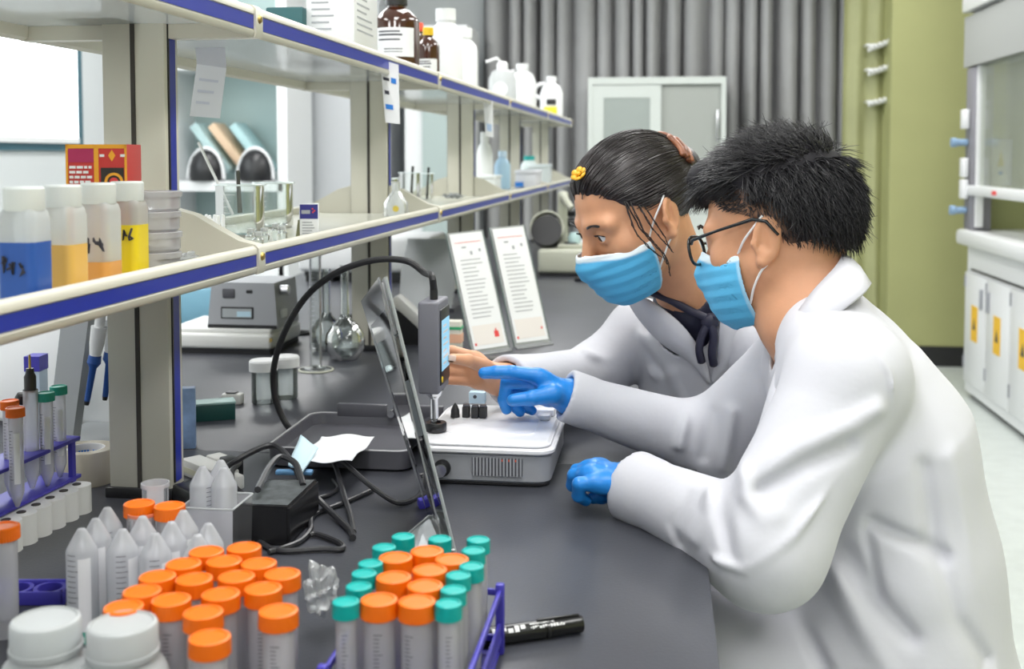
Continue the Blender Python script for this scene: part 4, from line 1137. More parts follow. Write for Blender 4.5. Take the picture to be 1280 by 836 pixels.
# white tilted adapter and dark clutter behind the post
q = oz(515, 432)
t = thing('barcode_reader', 'white tilted handset resting on a black cradle behind the second rack post', 'handset', q + Vector((0, .03, 0)))
MB().box((0, 0, .070), (.13, .05, .028), (0, R(42), 0), .008).build('handset_body', M_whiteplastic, t)
MB().prism([(-.055, 0), (.06, 0), (.055, .02), (-.04, .085), (-.055, .08)], -.022, .022, 'y').build('cradle', M_black, t)
q = oz(455, 424)
t = thing('clamp_holder', 'dark clamp with pale jaws lying by the second rack post', 'clamp', q + Vector((-.012, .03, 0)))
MB().box((-.005, 0, .055), (.10, .03, .03), (0, R(-28), 0), .004).build('clamp_body', M_black, t)
MB().box((-.01, -.012, .030), (.11, .02, .022), (0, R(-28), 0), .004).build('jaw', M_lgrey, t)
MB().box2((-.04, -.01, 0), (.03, .03, .03), .004).build('clamp_base', M_dkgrey, t)
q = oz(372, 420)
tag(MB().tube([(q.x + .022 * math.cos(a), q.y + .03 + .022 * math.sin(a), ZB + .004) for a in [2 * math.pi * k / 24 for k in range(25)]], .004, 8).build('rubber_ring', M_blackmat), 'black rubber ring lying flat behind the flasks', 'ring')

# microscope at the far end
q = oz(706, 346)
t = thing('microscope', 'cream microscope with a black eyepiece head far along the bench', 'microscope', q + Vector((0, .09, 0)))
M_mic = mat('microscope_cream', (.52, .53, .44), .45)
MB().box2((-.105, -.09, .012), (.085, .09, .105), .015, 3).build('base', M_mic, t)
MB().box2((-.10, -.085, 0), (.08, .085, .014)).build('base_foot', M_black, t)
MB().box2((-.03, -.06, .105), (.07, .05, .122), .004).build('stage', M_mic, t)
MB().lathe([(.03, .0), (.03, .01), (0, .01)], 20, (.02, -.02, .118)).build('stage_disc', M_black, t)
MB().box2((-.04, .03, .10), (.00, .08, .32), .01).build('arm', M_mic, t)
MB().lathe([(.0, -.05), (.055, -.05), (.06, -.02), (.06, .03), (0, .03)], 28, (-.075, -.02, .165), (R(70), 0, 0)).build('lens_head', M_black, t)
MB().lathe([(.06, .0), (.067, .0), (.067, .035), (.06, .035)], 28, (-.075, .0, .175), (R(70), 0, 0), cap=False).build('head_shell', M_mic, t)
MB().tube([(-.02, .05, .31), (-.01, -.03, .30), (.02, -.05, .26)], .014, 12).build('tube_arm', M_mic, t)
for zz in (.20, .24): MB().lathe([(.016, 0), (.016, .03), (0, .03)], 14, (.0, .05, zz), (0, R(90), 0)).build('focus_knob', M_black, t)
MB().lathe([(.024, 0), (.026, .02), (.015, .04), (0, .042)], 18, (.03, -.02, .125)).build('lamp_lens', mat('pale_teal_lens', (.50, .68, .68), .2), t)
q = oz(748, 330)
tag(MB().box((0, 0, .05), (.16, .12, .10), None, .01).build('pale_instrument_box', M_white, None, loc=(q.x, q.y + .06, ZB)), 'pale white box instrument beside the microscope', 'instrument')
q = oz(735, 352)
tag(MB().box((0, 0, .008), (.10, .03, .014), (0, 0, -.3), .004).build('black_spatula', M_black, None, loc=q), 'black flat tool lying by the microscope base', 'tool')
# ------------------------------------------------------------------ lower shelf, near bay
ZS = 1.126
def onshelf(px, x, z=ZS):
    """place on the shelf at lateral distance x seen in column px"""
    q = ox(px, 250, x); return Vector((x, q.y, z))
M_bottle = clear('ldpe_bottle', (.95, .96, .96), (.92, .94, .94), .58, .3, .6)
cols = [((.025, .10, .42), .056, 30, 'with blue liquid and handwriting'), ((.85, .50, .12), .048, 78, 'with pale orange liquid'), ((.80, .38, .10), .024, 123, 'with a little orange liquid and black writing'), ((.88, .66, .02), .058, 159, 'with yellow liquid and black writing')]
for i, (c, lv, px_, d) in enumerate(cols):
    q = onshelf(px_, -.578 - .004 * i)
    t = thing('sample_bottle', 'square translucent plastic bottle ' + d + ' on the shelf', 'bottle', q, 0, 'bottles of coloured liquid')
    w_ = .0185
    def ringz(z, k, m_): return [m_.bm.verts.new((x, y, z)) for x, y in rrect(w_ * k, w_ * k, w_ * k * .45)]
    mb = MB(); rings = [ringz(z, k, mb) for z, k in ((0, .95), (.002, 1), (.076, 1), (.083, .9), (.086, .78))]
    n = len(rings[0])
    for a, b in zip(rings, rings[1:]):
        for k in range(n): mb.bm.faces.new((a[k], a[(k + 1) % n], b[(k + 1) % n], b[k]))
    mb.bm.faces.new(rings[0][::-1])
    mb.build('bottle_wall', M_bottle, t, smooth=50)
    mb = MB(); rings = [ringz(z, 1.006, mb) for z in (.001, lv)]
    for k in range(n): mb.bm.faces.new((rings[0][k], rings[0][(k + 1) % n], rings[1][(k + 1) % n], rings[1][k]))
    mb.bm.faces.new(rings[0][::-1]); mb.bm.faces.new(rings[1])
    mb.build('liquid', mat('liquid_%d' % i, c, .3), t, smooth=50)
    MB().lathe([(.0175, .084), (.0180, .085), (.0180, .104), (.0165, .106), (0, .106)], 32).build('cap', mat('cap_white', (.80, .83, .83), .45), t)
    if i != 1:
        mb = MB(); g = random.Random(20 + i)
        zz0 = .034 if i == 0 else (.048 if i == 3 else .040)
        for k in range(4):
            x0 = -.014 + k * .0085 if i else -.012 + k * .006
            pts_ = [(x0 + g.uniform(-.001, .006), -w_ - .0012, zz0 + g.uniform(-.008, .010)) for _ in range(6)]
            mb.tube(pts_, .0012, 5)
        mb.build('handwriting', M_ink, t)
# red medicine carton
q = onshelf(110, -.625)
rbx = thing('red_carton', 'red and gold printed carton standing behind the coloured bottles', 'carton', q + Vector((0, .02, .0)), R(8))
wv, hv = .034, .147
MB().box2((-wv, 0, 0), (wv, .05, hv), .0006).build('carton_body', mat('carton_red', (.55, .035, .03), .45), rbx)
M_gold = mat('carton_gold', (.85, .38, .02), .45)
mb = MB()
for a, b, c, d in ((-wv, wv, hv - .0045, hv), (-wv, -wv + .0025, .02, hv), (wv - .0025, wv, .02, hv), (-.0025, .0025, .02, hv)): mb.box2((a, -.0006, c), (b, .0002, d))
mb.build('gold_border', M_gold, rbx)
MB().box2((-wv + .003, -.0004, hv - .020), (-.003, .0002, hv - .005)).build('maroon_field', mat('carton_maroon', (.42, .02, .10), .5), rbx)
mb = MB(); g = random.Random(2)
for r_ in range(4):
    x = -wv + .004
    while x < -.008:
        l = g.uniform(.003, .007); mb.box2((x, -.0008, hv - .027 - .0055 * r_), (min(x + l, -.004), .0001, hv - .024 - .0055 * r_)); x += l + .0015
for x in (.006, .029): mb.box2((x - .002, -.0008, hv - .014), (x + .003, .0001, hv - .011))
mb.build('white_lettering', mat('white_print', (.85, .85, .88), .6), rbx)
MB().prism([(.0175, hv - .006), (.0215, hv - .0125), (.0175, hv - .019), (.0135, hv - .0125)], -.0008, .0001, 'y').build('gold_lozenge', M_gold, rbx)
MB().box2((.005, -.0007, hv - .055), (wv - .0035, .0001, hv - .026)).build('picture_panel', mat('panel_black', (.02, .015, .012), .5), rbx)
MB().lathe([(.0105, 0), (.0105, .0006), (.0075, .0006), (.0075, 0)], 24, (.0195, -.0006, hv - .042), (R(90), 0, 0), cap=False).build('picture_ring', M_gold, rbx)
MB().lathe([(.005, 0), (.005, .0006), (0, .0006)], 16, (.0195, -.0006, hv - .042), (R(90), 0, 0)).build('picture_motif', M_red, rbx)
# stack of clear lidded dishes
q = onshelf(190, -.585)
for k in range(4):
    z = ZS + .0235 * k
    t = thing('lidded_dish', ['clear lidded dish, lowest of the stack behind the yellow bottle', 'clear lidded dish, second up in the stack behind the yellow bottle', 'clear lidded dish, third up in the stack behind the yellow bottle', 'clear lidded dish, topmost of the stack by the rack post'][k], 'dish', (q.x + .001 * (k % 2), q.y, z), 0, 'stack of clear dishes')
    MB().lathe([(0, .0), (.027, .0), (.0305, .003), (.0305, .018)], 32, cap=False).build('dish_wall', M_tube, t)
    MB().lathe([(.0325, .0165), (.0327, .0225), (.031, .0232), (0, .0232)], 36, cap=False).build('lid', M_tube, t)
q = onshelf(222, -.570)
crumple('plastic_bag', 'crumpled clear plastic bag on the shelf by the gusset arm', q, .030, .07, .013, M_bag, 8, .6)

# ------------------------------------------------------------------ lower shelf, bay behind the first post
for i, (px_, x_, rr_, hh_, lab) in enumerate(((300, -.70, .040, .085, 'large glass beaker holding stirring rods'), (342, -.72, .036, .083, 'glass beaker beside the one with stirring rods'))):
    q = onshelf(px_, x_)
    t = thing('glass_beaker', lab, 'beaker', q, 0, 'beakers on the shelf')
    glass([(0, .002), (rr_ - .004, .0), (rr_, .004), (rr_, hh_), (rr_ + .003, hh_ + .002)]).build('beaker_wall', M_glass, t)
    glass([(0, .004), (rr_ - .005, .003), (rr_ - .002, .007), (rr_ - .002, hh_)]).build('inner_wall', M_glass, t)
    MB().tube([((rr_ + .002) * math.cos(a), (rr_ + .002) * math.sin(a), hh_ + .001) for a in [2 * math.pi * k / 32 for k in range(33)]], .0016, 6).build('rim', mat('glass_rim', (.72, .80, .82), .15), t)
    grads(rr_ + .0004, .02, .07, 6, -1.9, .5, .3).build('graduations', mat('white_grad', (.75, .8, .82), .5), t, smooth=0)
q = onshelf(300, -.70)
a, b = oy(248, 178, q.y), oy(291, 268, q.y)
tag(MB().tube([a, b], .0026, 8).build('stirring_rod', M_white), 'white stirring rod leaning in the large beaker', 'rod')
a, b = oy(297, 213, q.y + .012), oy(300, 266, q.y + .012)
tag(MB().tube([a, b], [.003, .0045], 8).build('stirring_rod', mat('dark_rod', (.06, .06, .05), .4)), 'dark stirring rod upright in the large beaker', 'rod')
q = onshelf(238, -.72)
t = thing('peg_rack', 'small white peg rack behind the first rack post', 'rack', q + Vector((0, .05, 0)))
MB().box2((-.035, -.02, 0), (.035, .02, .015), .002).build('rack_base', M_white, t)
for k in range(5):
    for r_ in range(2): MB().lathe([(.0035, 0), (.003, .025), (0, .026)], 8, (-.028 + .014 * k, -.01 + .02 * r_, .015)).build('peg', M_white, t)
for i, (px_, x_) in enumerate(((313, -.60), (330, -.585), (344, -.605), (352, -.575), (322, -.565))):
    q = onshelf(px_, x_)
    t = thing('glass_vial', 'tiny clear glass vial in the cluster in front of the beakers', 'vial', q, 0, 'tiny vials on the shelf')
    glass([(0, .001), (.007, .0), (.008, .002), (.008, .016), (.005, .019), (.005, .023), (.0062, .024)], 16).build('vial_wall', M_glass, t)
    MB().lathe([(.0058, .021), (.0058, .027), (0, .028)], 14).build('vial_cap', M_frost, t)
q = onshelf(386, -.562)
cd = thing('product_card', 'white card with a blue printed header standing on the shelf', 'card', q, R(8))
MB().box2((-.015, 0, 0), (.015, .006, .058), .0005).build('card_body', M_paper, cd)
MB().box2((-.0145, -.0005, .033), (.0145, .0, .056)).build('blue_header', mat('navy_print', (.03, .03, .22), .5), cd)
mb = MB()
mb.box2((-.012, -.0009, .041), (.002, -.0003, .047))
for k in range(6): mb.box2((-.011, -.0006, .004 + k * .0045), (-.011 + .02 - .002 * (k % 3), -.0001, .0055 + k * .0045))
mb.build('print_lines', M_inkgrey, cd)
text_mesh('white_word', 'LABPRO', .0062, mat('white_print', (.85, .85, .88), .6), cd, (-.004, -.0011, .0445), (R(90), 0, 0)) if False else None
for dx, dz in ((.006, .049), (.009, .046), (.0065, .0435)):
    MB().lathe([(.0014, 0), (.0014, .0005), (0, .0005)], 10, (dx, -.0005, dz), (R(90), 0, 0)).build('red_dot', M_red, cd)
t = thing('binder_clip', 'olive binder clip standing beside the blue headed card', 'clip', q + Vector((-.021, .02, 0)))
MB().prism([(-.006, 0), (.006, 0), (.0015, .03), (-.0015, .03)], -.008, .008, 'y').build('clip_body', mat('olive_metal', (.22, .22, .12), .4), t)
MB().tube([(0, -.004, .028), (0, -.004, .045), (0, .004, .045), (0, .004, .028)], .0009, 6).build('clip_wire', M_steel, t)
q = onshelf(495, -.585)
t = thing('conical_flask', 'small white frosted flask with a yellow spot on the shelf', 'flask', q)
glass([(0, .001), (.026, .0), (.028, .004), (.027, .03), (.012, .052), (.009, .056), (.009, .075), (.012, .077)]).build('flask_wall', M_frost, t)
MB().lathe([(.007, 0), (.007, .0006), (0, .0006)], 16, (.006, -.0275, .018), (R(90), 0, 0)).build('yellow_spot', mat('yellow_spot', (.80, .62, .10), .5), t)
for i, (px_, x_, hh_, rr_) in enumerate(((484, -.70, .075, .028), (512, -.72, .085, .03), (532, -.71, .08, .024))):
    q = onshelf(px_, x_)
    t = thing('glass_beaker', ['clear beaker behind the spotted flask', 'clear beaker with a black stopper rod behind the spotted flask', 'slim clear beaker by the third rack post'][i], 'beaker', q, 0, 'small beakers on the shelf')
    glass([(0, .002), (rr_ - .004, .0), (rr_, .004), (rr_, hh_), (rr_ + .003, hh_ + .002)], 24).build('beaker_wall', M_glass, t)
    MB().tube([((rr_ + .002) * math.cos(a), (rr_ + .002) * math.sin(a), hh_ + .001) for a in [2 * math.pi * k / 24 for k in range(25)]], .0016, 6).build('rim', MATS['glass_rim'], t)
    if i: MB().tube([(.004, 0, .003), (.01, 0, hh_ + .02)], .004, 8).build('rod', M_black, t)
q = onshelf(567, -.60)
crumple('plastic_bag', 'small crumpled clear bag on the shelf by the third rack post', q, .05, .09, .018, M_bag, 18, .6)
# further along the shelf
for i, (px_, x_, w_, d_, h_, c, lab) in enumerate(((661, -.560, .09, .22, .075, (.74, .74, .80), 'pale plastic storage box on the far shelf'), (675, -.59, .10, .16, .095, (.70, .76, .80), 'clear blue-tinted box on the far shelf behind the pale one'), (612, -.66, .07, .16, .06, (.80, .83, .84), 'white crumpled tray on the far shelf'))):
    q = onshelf(px_, x_)
    t = thing('storage_box', lab, 'box', q)
    MB().box2((-w_ / 2, -d_ / 2, 0), (w_ / 2, d_ / 2, h_ * .8), .006).build('box_body', mat('box_col_%d' % i, c, .35), t)
    MB().box2((-w_ / 2 - .003, -d_ / 2 - .003, h_ * .8), (w_ / 2 + .003, d_ / 2 + .003, h_), .004).build('box_lid', mat('box_lid_%d' % i, tuple(min(1, v * 1.1) for v in c), .35), t)
    if i == 0: MB().box2((-w_ / 2 + .0, -d_ / 2 - .0035, .005), (-w_ / 2 + .035, -d_ / 2 - .0005, .025)).build('blue_tag', M_inkblue, t)
for i, (px_, x_, h_, bc, cc, lab) in enumerate(((628, -.64, .155, (.42, .62, .80), (.55, .70, .85), 'pale blue plastic bottle on the far shelf'), (659, -.66, .135, (.70, .78, .78), (.02, .42, .40), 'frosted bottle with a teal cap behind the pale storage box'), (664, -.655, .135, (.72, .78, .78), (.02, .42, .40), 'frosted bottle with a teal cap beside the blue-tinted box'), (606, -.70, .23, (.86, .88, .88), (.86, .88, .88), 'tall white plastic bottle by the third rack post'))):
    q = onshelf(px_, x_)
    t = thing('plastic_bottle', lab, 'bottle', q)
    MB().lathe([(0, 0), (.030, 0), (.033, .004), (.033, h_ * .62), (.026, h_ * .74), (.015, h_ * .82), (.015, h_ * .86)], 24).build('bottle_body', mat('pb_%d' % i, bc, .35), t)
    MB().lathe([(.018, h_ * .84), (.018, h_ - .003), (.016, h_), (0, h_)], 20).build('cap', mat('pc_%d' % i, cc, .4), t)

# ------------------------------------------------------------------ upper shelf
ZU = 1.4405
def upshelf(px, x): return onshelf(px, x, ZU)
q = upshelf(428, -.60)
t = thing('white_carton', 'large white printed carton on the upper shelf', 'carton', q)
MB().box2((-.045, -.07, 0), (.045, .10, .17), .001).build('carton_body', M_white, t)
mb = MB(); g = random.Random(4)
for k in range(6): mb.box2((-.035, -.0706, .05 + .012 * k), (-.035 + g.uniform(.03, .06), -.0701, .053 + .012 * k))
for k in range(6): mb.box2((.0451, -.05, .05 + .012 * k), (.0456, -.05 + g.uniform(.05, .12), .053 + .012 * k))
mb.build('printed_text', M_inkgrey, t)
q = upshelf(375, -.68)
tag(MB().box((0, 0, .045), (.07, .16, .09), None, .003).build('green_carton', mat('dark_teal_carton', (.02, .10, .11), .5), None, loc=q), 'dark teal carton on the upper shelf behind the white carton', 'carton')
q = upshelf(30, -.72)
tag(MB().box((0, 0, .02), (.08, .10, .04), None, .003).build('blue_tray', mat('cyan_tray', (.15, .42, .60), .5), None, loc=q + Vector((0, .2, 0))), 'shallow cyan tray on the upper shelf above the red carton', 'tray')
M_amber = mat('amber_glass', (.050, .012, .004), .06, spec=.8, coat=.5)
def amber(px_, x_, r_, h_, capc, lab, big_):
    q = upshelf(px_, x_)
    t = thing('reagent_bottle', lab, 'bottle', q, 0, 'amber reagent bottles')
    MB().lathe([(0, 0), (r_ - .004, 0), (r_, .005), (r_, h_ * .64), (r_ * .94, h_ * .70), (r_ * .55, h_ * .80), (r_ * .40, h_ * .83), (r_ * .40, h_ * .88)], 36).build('bottle_body', M_amber, t)
    MB().lathe([(r_ * .48, h_ * .86), (r_ * .48, h_ * .99), (r_ * .44, h_), (0, h_)], 28).build('cap', mat('cap_' + lab[:12].replace(' ', '_'), capc, .4), t)
    mb = MB(); za, zb2 = (h_ * .20, h_ * .56) if big_ else (0.01, h_ * .42)
    for k in range(14):
        a, b = -2.75 + .16 * k, -2.75 + .16 * (k + 1)
        mb.quad([((r_ + .0004) * math.cos(v), (r_ + .0004) * math.sin(v), z) for v, z in ((a, za), (b, za), (b, zb2), (a, zb2))])
    lb = mb.build('label', M_paper, t)
    mb = MB()
    for k, (zz, hh_, a0, a1) in enumerate(((.84, .05, -2.2, -1.2), (.72, .06, -2.2, -1.1), (.56, .05, -2.2, -1.2), (.25, .03, -1.9, -1.1), (.16, .02, -1.9, -1.1))):
        st = 6
        for s_ in range(st):
            a, b = a0 + (a1 - a0) * s_ / st, a0 + (a1 - a0) * (s_ + 1) / st
            z = za + (zb2 - za) * zz
            mb.quad([((r_ + .0008) * math.cos(v), (r_ + .0008) * math.sin(v), zz2) for v, zz2 in ((a, z), (b, z), (b, z + (zb2 - za) * hh_), (a, z + (zb2 - za) * hh_))])
    mb.build('label_print', M_ink, lb, smooth=0)
    return t
amber(497, -.580, .050, .175, (.02, .02, .02), 'large amber reagent bottle with a white label on the upper shelf', True)
amber(524, -.60, .026, .150, (.75, .08, .03), 'amber bottle with a red cap squeezed beside the large amber bottle', False)
amber(536, -.570, .028, .135, (.85, .55, .02), 'small amber bottle with a yellow cap on the upper shelf', False)
for i, (px_, x_, r_, h_, lab) in enumerate(((558, -.585, .045, .22, 'tall white plastic bottle with a green tag on the upper shelf'), (580, -.585, .042, .20, 'white plastic bottle with blue marks on the upper shelf'))):
    q = upshelf(px_, x_)
    t = thing('plastic_bottle', lab, 'bottle', q)
    MB().lathe([(0, 0), (r_ - .003, 0), (r_, .004), (r_, h_ * .66), (r_ * .9, h_ * .74), (r_ * .55, h_ * .82), (r_ * .55, h_ * .86)], 32).build('bottle_body', M_white, t)
    MB().lathe([(r_ * .62, h_ * .85), (r_ * .62, h_), (0, h_)], 24).build('cap', M_white, t)
    mb = MB()
    for (a0, a1, z0, z1) in (((-1.6, -.6, .012, .028),) if i == 0 else ((-2.3, -2.0, .055, .085), (-2.2, -1.5, .032, .038))):
        st = 5
        for s_ in range(st):
            a, b = a0 + (a1 - a0) * s_ / st, a0 + (a1 - a0) * (s_ + 1) / st
            mb.quad([((r_ + .0006) * math.cos(v), (r_ + .0006) * math.sin(v), z) for v, z in ((a, z0), (b, z0), (b, z1), (a, z1))])
    mb.build('tag_mark', mat('green_tag', (.02, .45, .28), .5) if i == 0 else M_blue, t)
q = upshelf(628, -.60)
t = thing('wash_bottle', 'clear wash bottle with a white spout on the upper shelf', 'bottle', q)
MB().lathe([(0, 0), (.05, 0), (.053, .005), (.053, .11), (.04, .14), (.02, .15)], 28).build('bottle_body', M_frost, t)
MB().lathe([(.022, .148), (.022, .17), (.012, .178), (0, .178)], 20).build('cap', M_white, t)
MB().tube([(0, 0, .17), (-.02, -.01, .19), (-.06, -.02, .175)], .006, 8).build('spout', M_white, t)
MB().lathe([(.028, 0), (.028, .001), (0, .001)], 20, (.0, -.0535, .07), (R(90), 0, 0)).build('round_label', M_white, t)
for i, (px_, x_, h_, lab) in enumerate(((653, -.585, .21, 'white plastic jug with a moulded handle on the upper shelf'), (689, -.57, .235, 'white jug with a yellow label at the end of the upper shelf'))):
    q = upshelf(px_, x_)
    t = thing('plastic_jug', lab, 'jug', q, 0, 'white jugs')
    MB().lathe([(0, 0), (.055, 0), (.06, .006), (.06, h_ * .62), (.045, h_ * .78), (.022, h_ * .86), (.022, h_ * .9)], 28).build('jug_body', M_white, t)
    MB().lathe([(.027, h_ * .88), (.027, h_), (0, h_)], 20).build('cap', M_white, t)
    MB().tube(catmull([(-.03, -.02, h_ * .84), (-.07, -.02, h_ * .80), (-.085, -.02, h_ * .62), (-.058, -.02, h_ * .5)], 5), .009, 8).build('handle', M_white, t)
    if i: 
        MB().box2((-.035, -.064, .02), (.035, -.052, .075), .002).build('yellow_label', mat('yellow_lab', (.85, .70, .03), .5), t)
        MB().box2((-.02, -.063, .085), (.03, -.052, .115), .002).build('black_label', M_black, t)

# ------------------------------------------------------------------ paper tags hanging from the rails
def hang(name, lab, c4, m_=M_paper, marks=None):
    o = sum(c4, Vector()) / 4
    t = thing(name, lab, 'tag', o, 0)
    slab('paper', c4, .0008, m_, t, o)
    if marks:
        nrm = (c4[1] - c4[0]).cross(c4[3] - c4[0]).normalized()
        if nrm.y > 0: nrm = -nrm
        def L(u, v): return (c4[0] * (1 - u) + c4[1] * u) * (1 - v) + (c4[3] * (1 - u) + c4[2] * u) * v + nrm * .0008 - o
        for u0, u1, v0, v1, mm, nm in marks:
            MB().quad([L(u0, v0), L(u1, v0), L(u1, v1), L(u0, v1)]).build(nm, mm, t, smooth=0)
    return t
y_ = ox(489, 90, SHX + .012).y
c4 = [oy(482, 153, y_), oy(500, 155, y_ - .004), oy(498, 81, y_), oy(475, 74, y_)]
hang('hanging_tag', 'white paper tag with blue marks hanging from the upper shelf rail', c4, M_paper, [(.1, .45, .68, .73, M_ink, 'writing'), (.55, .85, .66, .75, M_inkblue, 'blue_mark'), (.12, .4, .46, .52, M_ink, 'writing'), (.1, .6, .22, .30, M_inkblue, 'blue_mark')])
y_ = ox(610, 130, SHX + .012).y
c4 = [oy(607, 170, y_), oy(617, 172, y_), oy(616, 127, y_), oy(604, 122, y_)]
hang('hanging_tag', 'small pale tag hanging from the upper rail near the third post', c4, M_paper, [(.2, .8, .15, .35, mat('pale_print', (.45, .58, .80), .6), 'blue_mark')])
y_ = 1.72
c4 = [oy(237, 145, y_), oy(275, 148, y_), oy(283, 85, y_ + .01), oy(246, 80, y_ + .01)]
c5 = [c4[3], c4[2], oy(279, 20, y_ + .03), oy(241, 20, y_ + .03)]
o = sum(c4, Vector()) / 4
t = thing('paper_note', 'long pale paper note folded over and hanging under the upper shelf', 'note', o)
slab('lower_fold', c4, .0008, mat('lilac_paper', (.74, .74, .80), .7), t, o)
slab('upper_fold', c5, .0008, clear('thin_paper', (.9, .9, .95), (.8, .8, .86), .6, .4, .3), t, o)
mb = MB()
for k in range(3):
    v0 = .25 + k * .22
    L = lambda u, v: (c4[0] * (1 - u) + c4[1] * u) * (1 - v) + (c4[3] * (1 - u) + c4[2] * u) * v + Vector((0, -.0009, 0)) - o
    mb.quad([L(.15, v0), L(.6 + .1 * k, v0), L(.6 + .1 * k, v0 + .05), L(.15, v0 + .05)])
mb.build('faint_writing', mat('faint_ink', (.60, .61, .72), .7), t, smooth=0)
# ------------------------------------------------------------------ smooth bodies: distance fields turned into meshes
f32 = np.float32
def V3(p): return np.array(p, dtype=f32)
def d_sph(P, c, r): return np.linalg.norm(P - V3(c), axis=1) - r
def d_cap(P, a, b, ra, rb=None):
    rb = ra if rb is None else rb
    a, b = V3(a), V3(b); ab = b - a
    t = np.clip(((P - a) @ ab) / max(float(ab @ ab), 1e-9), 0, 1)
    return np.linalg.norm(P - a - t[:, None] * ab, axis=1) - (ra + (rb - ra) * t)
def d_ell(P, c, r, M=None):
    Q = P - V3(c)
    if M is not None: Q = Q @ np.asarray(M, dtype=f32)
    r = V3(r); k0 = np.linalg.norm(Q / r, axis=1); k1 = np.linalg.norm(Q / (r * r), axis=1) + 1e-9
    return k0 * (k0 - 1) / k1
def smin(a, b, k):
    h = np.clip(.5 + .5 * (b - a) / k, 0, 1)
    return b + (a - b) * h - k * h * (1 - h)
def smax(a, b, k): return -smin(-a, -b, k)
def chain(P, pts, rad, k=None):
    d = None
    for (a, b, ra, rb) in zip(pts, pts[1:], rad, rad[1:]):
        e = d_cap(P, a, b, ra, rb); d = e if d is None else (np.minimum(d, e) if k is None else smin(d, e, k))
    return d
class Waves:
    def __init__(s, seed, n, lo, hi):
        g = np.random.RandomState(seed); d = g.normal(size=(n, 3)); d /= np.linalg.norm(d, axis=1)[:, None]
        s.d = (d * g.uniform(lo, hi, n)[:, None]).astype(f32); s.p = g.uniform(0, 6.28, n).astype(f32)
    def __call__(s, P): return np.sin(P @ s.d.T + s.p).mean(axis=1)
def polydist(P, pts, sc=(1, 1, 1)):
    S = V3(sc); d = None
    for a, b in zip(pts, pts[1:]):
        e = d_cap(P * S, V3(a) * S, V3(b) * S, 0); d = e if d is None else np.minimum(d, e)
    return d
def sdf_mesh(name, fn, lo, hi, res, m, parent=None, attr=None, slack=1.6):
    B = 4
    lo = np.array(lo, dtype=float); n = (np.ceil((np.array(hi) - lo) / res / B).astype(int) + 1)
    ci = np.stack(np.meshgrid(*[np.arange(k) for k in n], indexing='ij'), -1).reshape(-1, 3)
    cc = (lo + (ci * B + (B - 1) / 2) * res).astype(f32)
    dv = np.concatenate([fn(c) for c in np.array_split(cc, max(1, len(cc) // 300000))])
    act = np.abs(dv) < res * B * .9 * slack
    N = n * B
    G = np.repeat(np.repeat(np.repeat(np.where(dv < 0, f32(-1), f32(1)).reshape(n), B, 0), B, 1), B, 2)
    off = np.stack(np.meshgrid(*[np.arange(B)] * 3, indexing='ij'), -1).reshape(-1, 3)
    ai = ci[act] * B
    for blk in np.array_split(ai, max(1, len(ai) // 6000)):
        ii = (blk[:, None, :] + off[None]).reshape(-1, 3)
        G[ii[:, 0], ii[:, 1], ii[:, 2]] = fn((lo + ii * res).astype(f32))
    ins = G < 0
    s8 = np.zeros(N - 1, dtype=np.int8)
    for dx in (0, 1):
        for dy in (0, 1):
            for dz in (0, 1):
                s8 += ins[dx:N[0] - 1 + dx, dy:N[1] - 1 + dy, dz:N[2] - 1 + dz]
    cells = np.argwhere((s8 > 0) & (s8 < 8))
    idm = np.full(N - 1, -1, dtype=np.int32); idm[cells[:, 0], cells[:, 1], cells[:, 2]] = np.arange(len(cells))
    acc = np.zeros((len(cells), 3)); cnt = np.zeros(len(cells))
    cor = [np.array(c) for c in np.ndindex(2, 2, 2)]
    val = {tuple(c): G[cells[:, 0] + c[0], cells[:, 1] + c[1], cells[:, 2] + c[2]] for c in cor}
    for c in cor:
        for ax in range(3):
            if c[ax]: continue
            e = c.copy(); e[ax] = 1
            a, b = val[tuple(c)], val[tuple(e)]
            x = (a < 0) != (b < 0)
            t = np.clip(a / np.where(a == b, 1, a - b), 0, 1)
            pos = np.tile(c.astype(float), (len(cells), 1)); pos[:, ax] = t
            acc[x] += pos[x]; cnt[x] += 1
    verts = lo + (cells + acc / cnt[:, None]) * res
    quads = []
    for ax in range(3):
        u, v = (ax + 1) % 3, (ax + 2) % 3
        sl0 = [slice(1, N[k] - 1) for k in range(3)]; sl1 = list(sl0)
        sl0[ax] = slice(0, N[ax] - 1); sl1[ax] = slice(1, N[ax])
        A_, B_ = ins[tuple(sl0)], ins[tuple(sl1)]
        ch_ = np.argwhere(A_ != B_)
        o = np.array([0 if k == ax else 1 for k in range(3)]); e = ch_ + o
        fl = A_[ch_[:, 0], ch_[:, 1], ch_[:, 2]]
        def gid(du, dv2):
            q = e.copy(); q[:, u] -= du; q[:, v] -= dv2
            return idm[q[:, 0], q[:, 1], q[:, 2]]
        qd = np.stack([gid(1, 1), gid(0, 1), gid(0, 0), gid(1, 0)], 1)
        qd[~fl] = qd[~fl][:, ::-1]
        quads.append(qd[(qd >= 0).all(1)])
    quads = np.concatenate(quads)
    me = bpy.data.meshes.new(name)
    me.vertices.add(len(verts)); me.vertices.foreach_set('co', verts.astype(f32).ravel())
    me.loops.add(len(quads) * 4); me.loops.foreach_set('vertex_index', quads.astype(np.int32).ravel())
    me.polygons.add(len(quads)); me.polygons.foreach_set('loop_start', np.arange(0, len(quads) * 4, 4, dtype=np.int32))
    me.update(calc_edges=True); me.validate()
    me.shade_smooth()
    if attr:
        col = attr(verts.astype(f32)); ca_ = me.color_attributes.new('tint', 'FLOAT_COLOR', 'POINT')
        ca_.data.foreach_set('color', np.concatenate([col, np.ones((len(col), 1))], 1).astype(f32).ravel())
    for x in (m if isinstance(m, (list, tuple)) else [m]): me.materials.append(x)
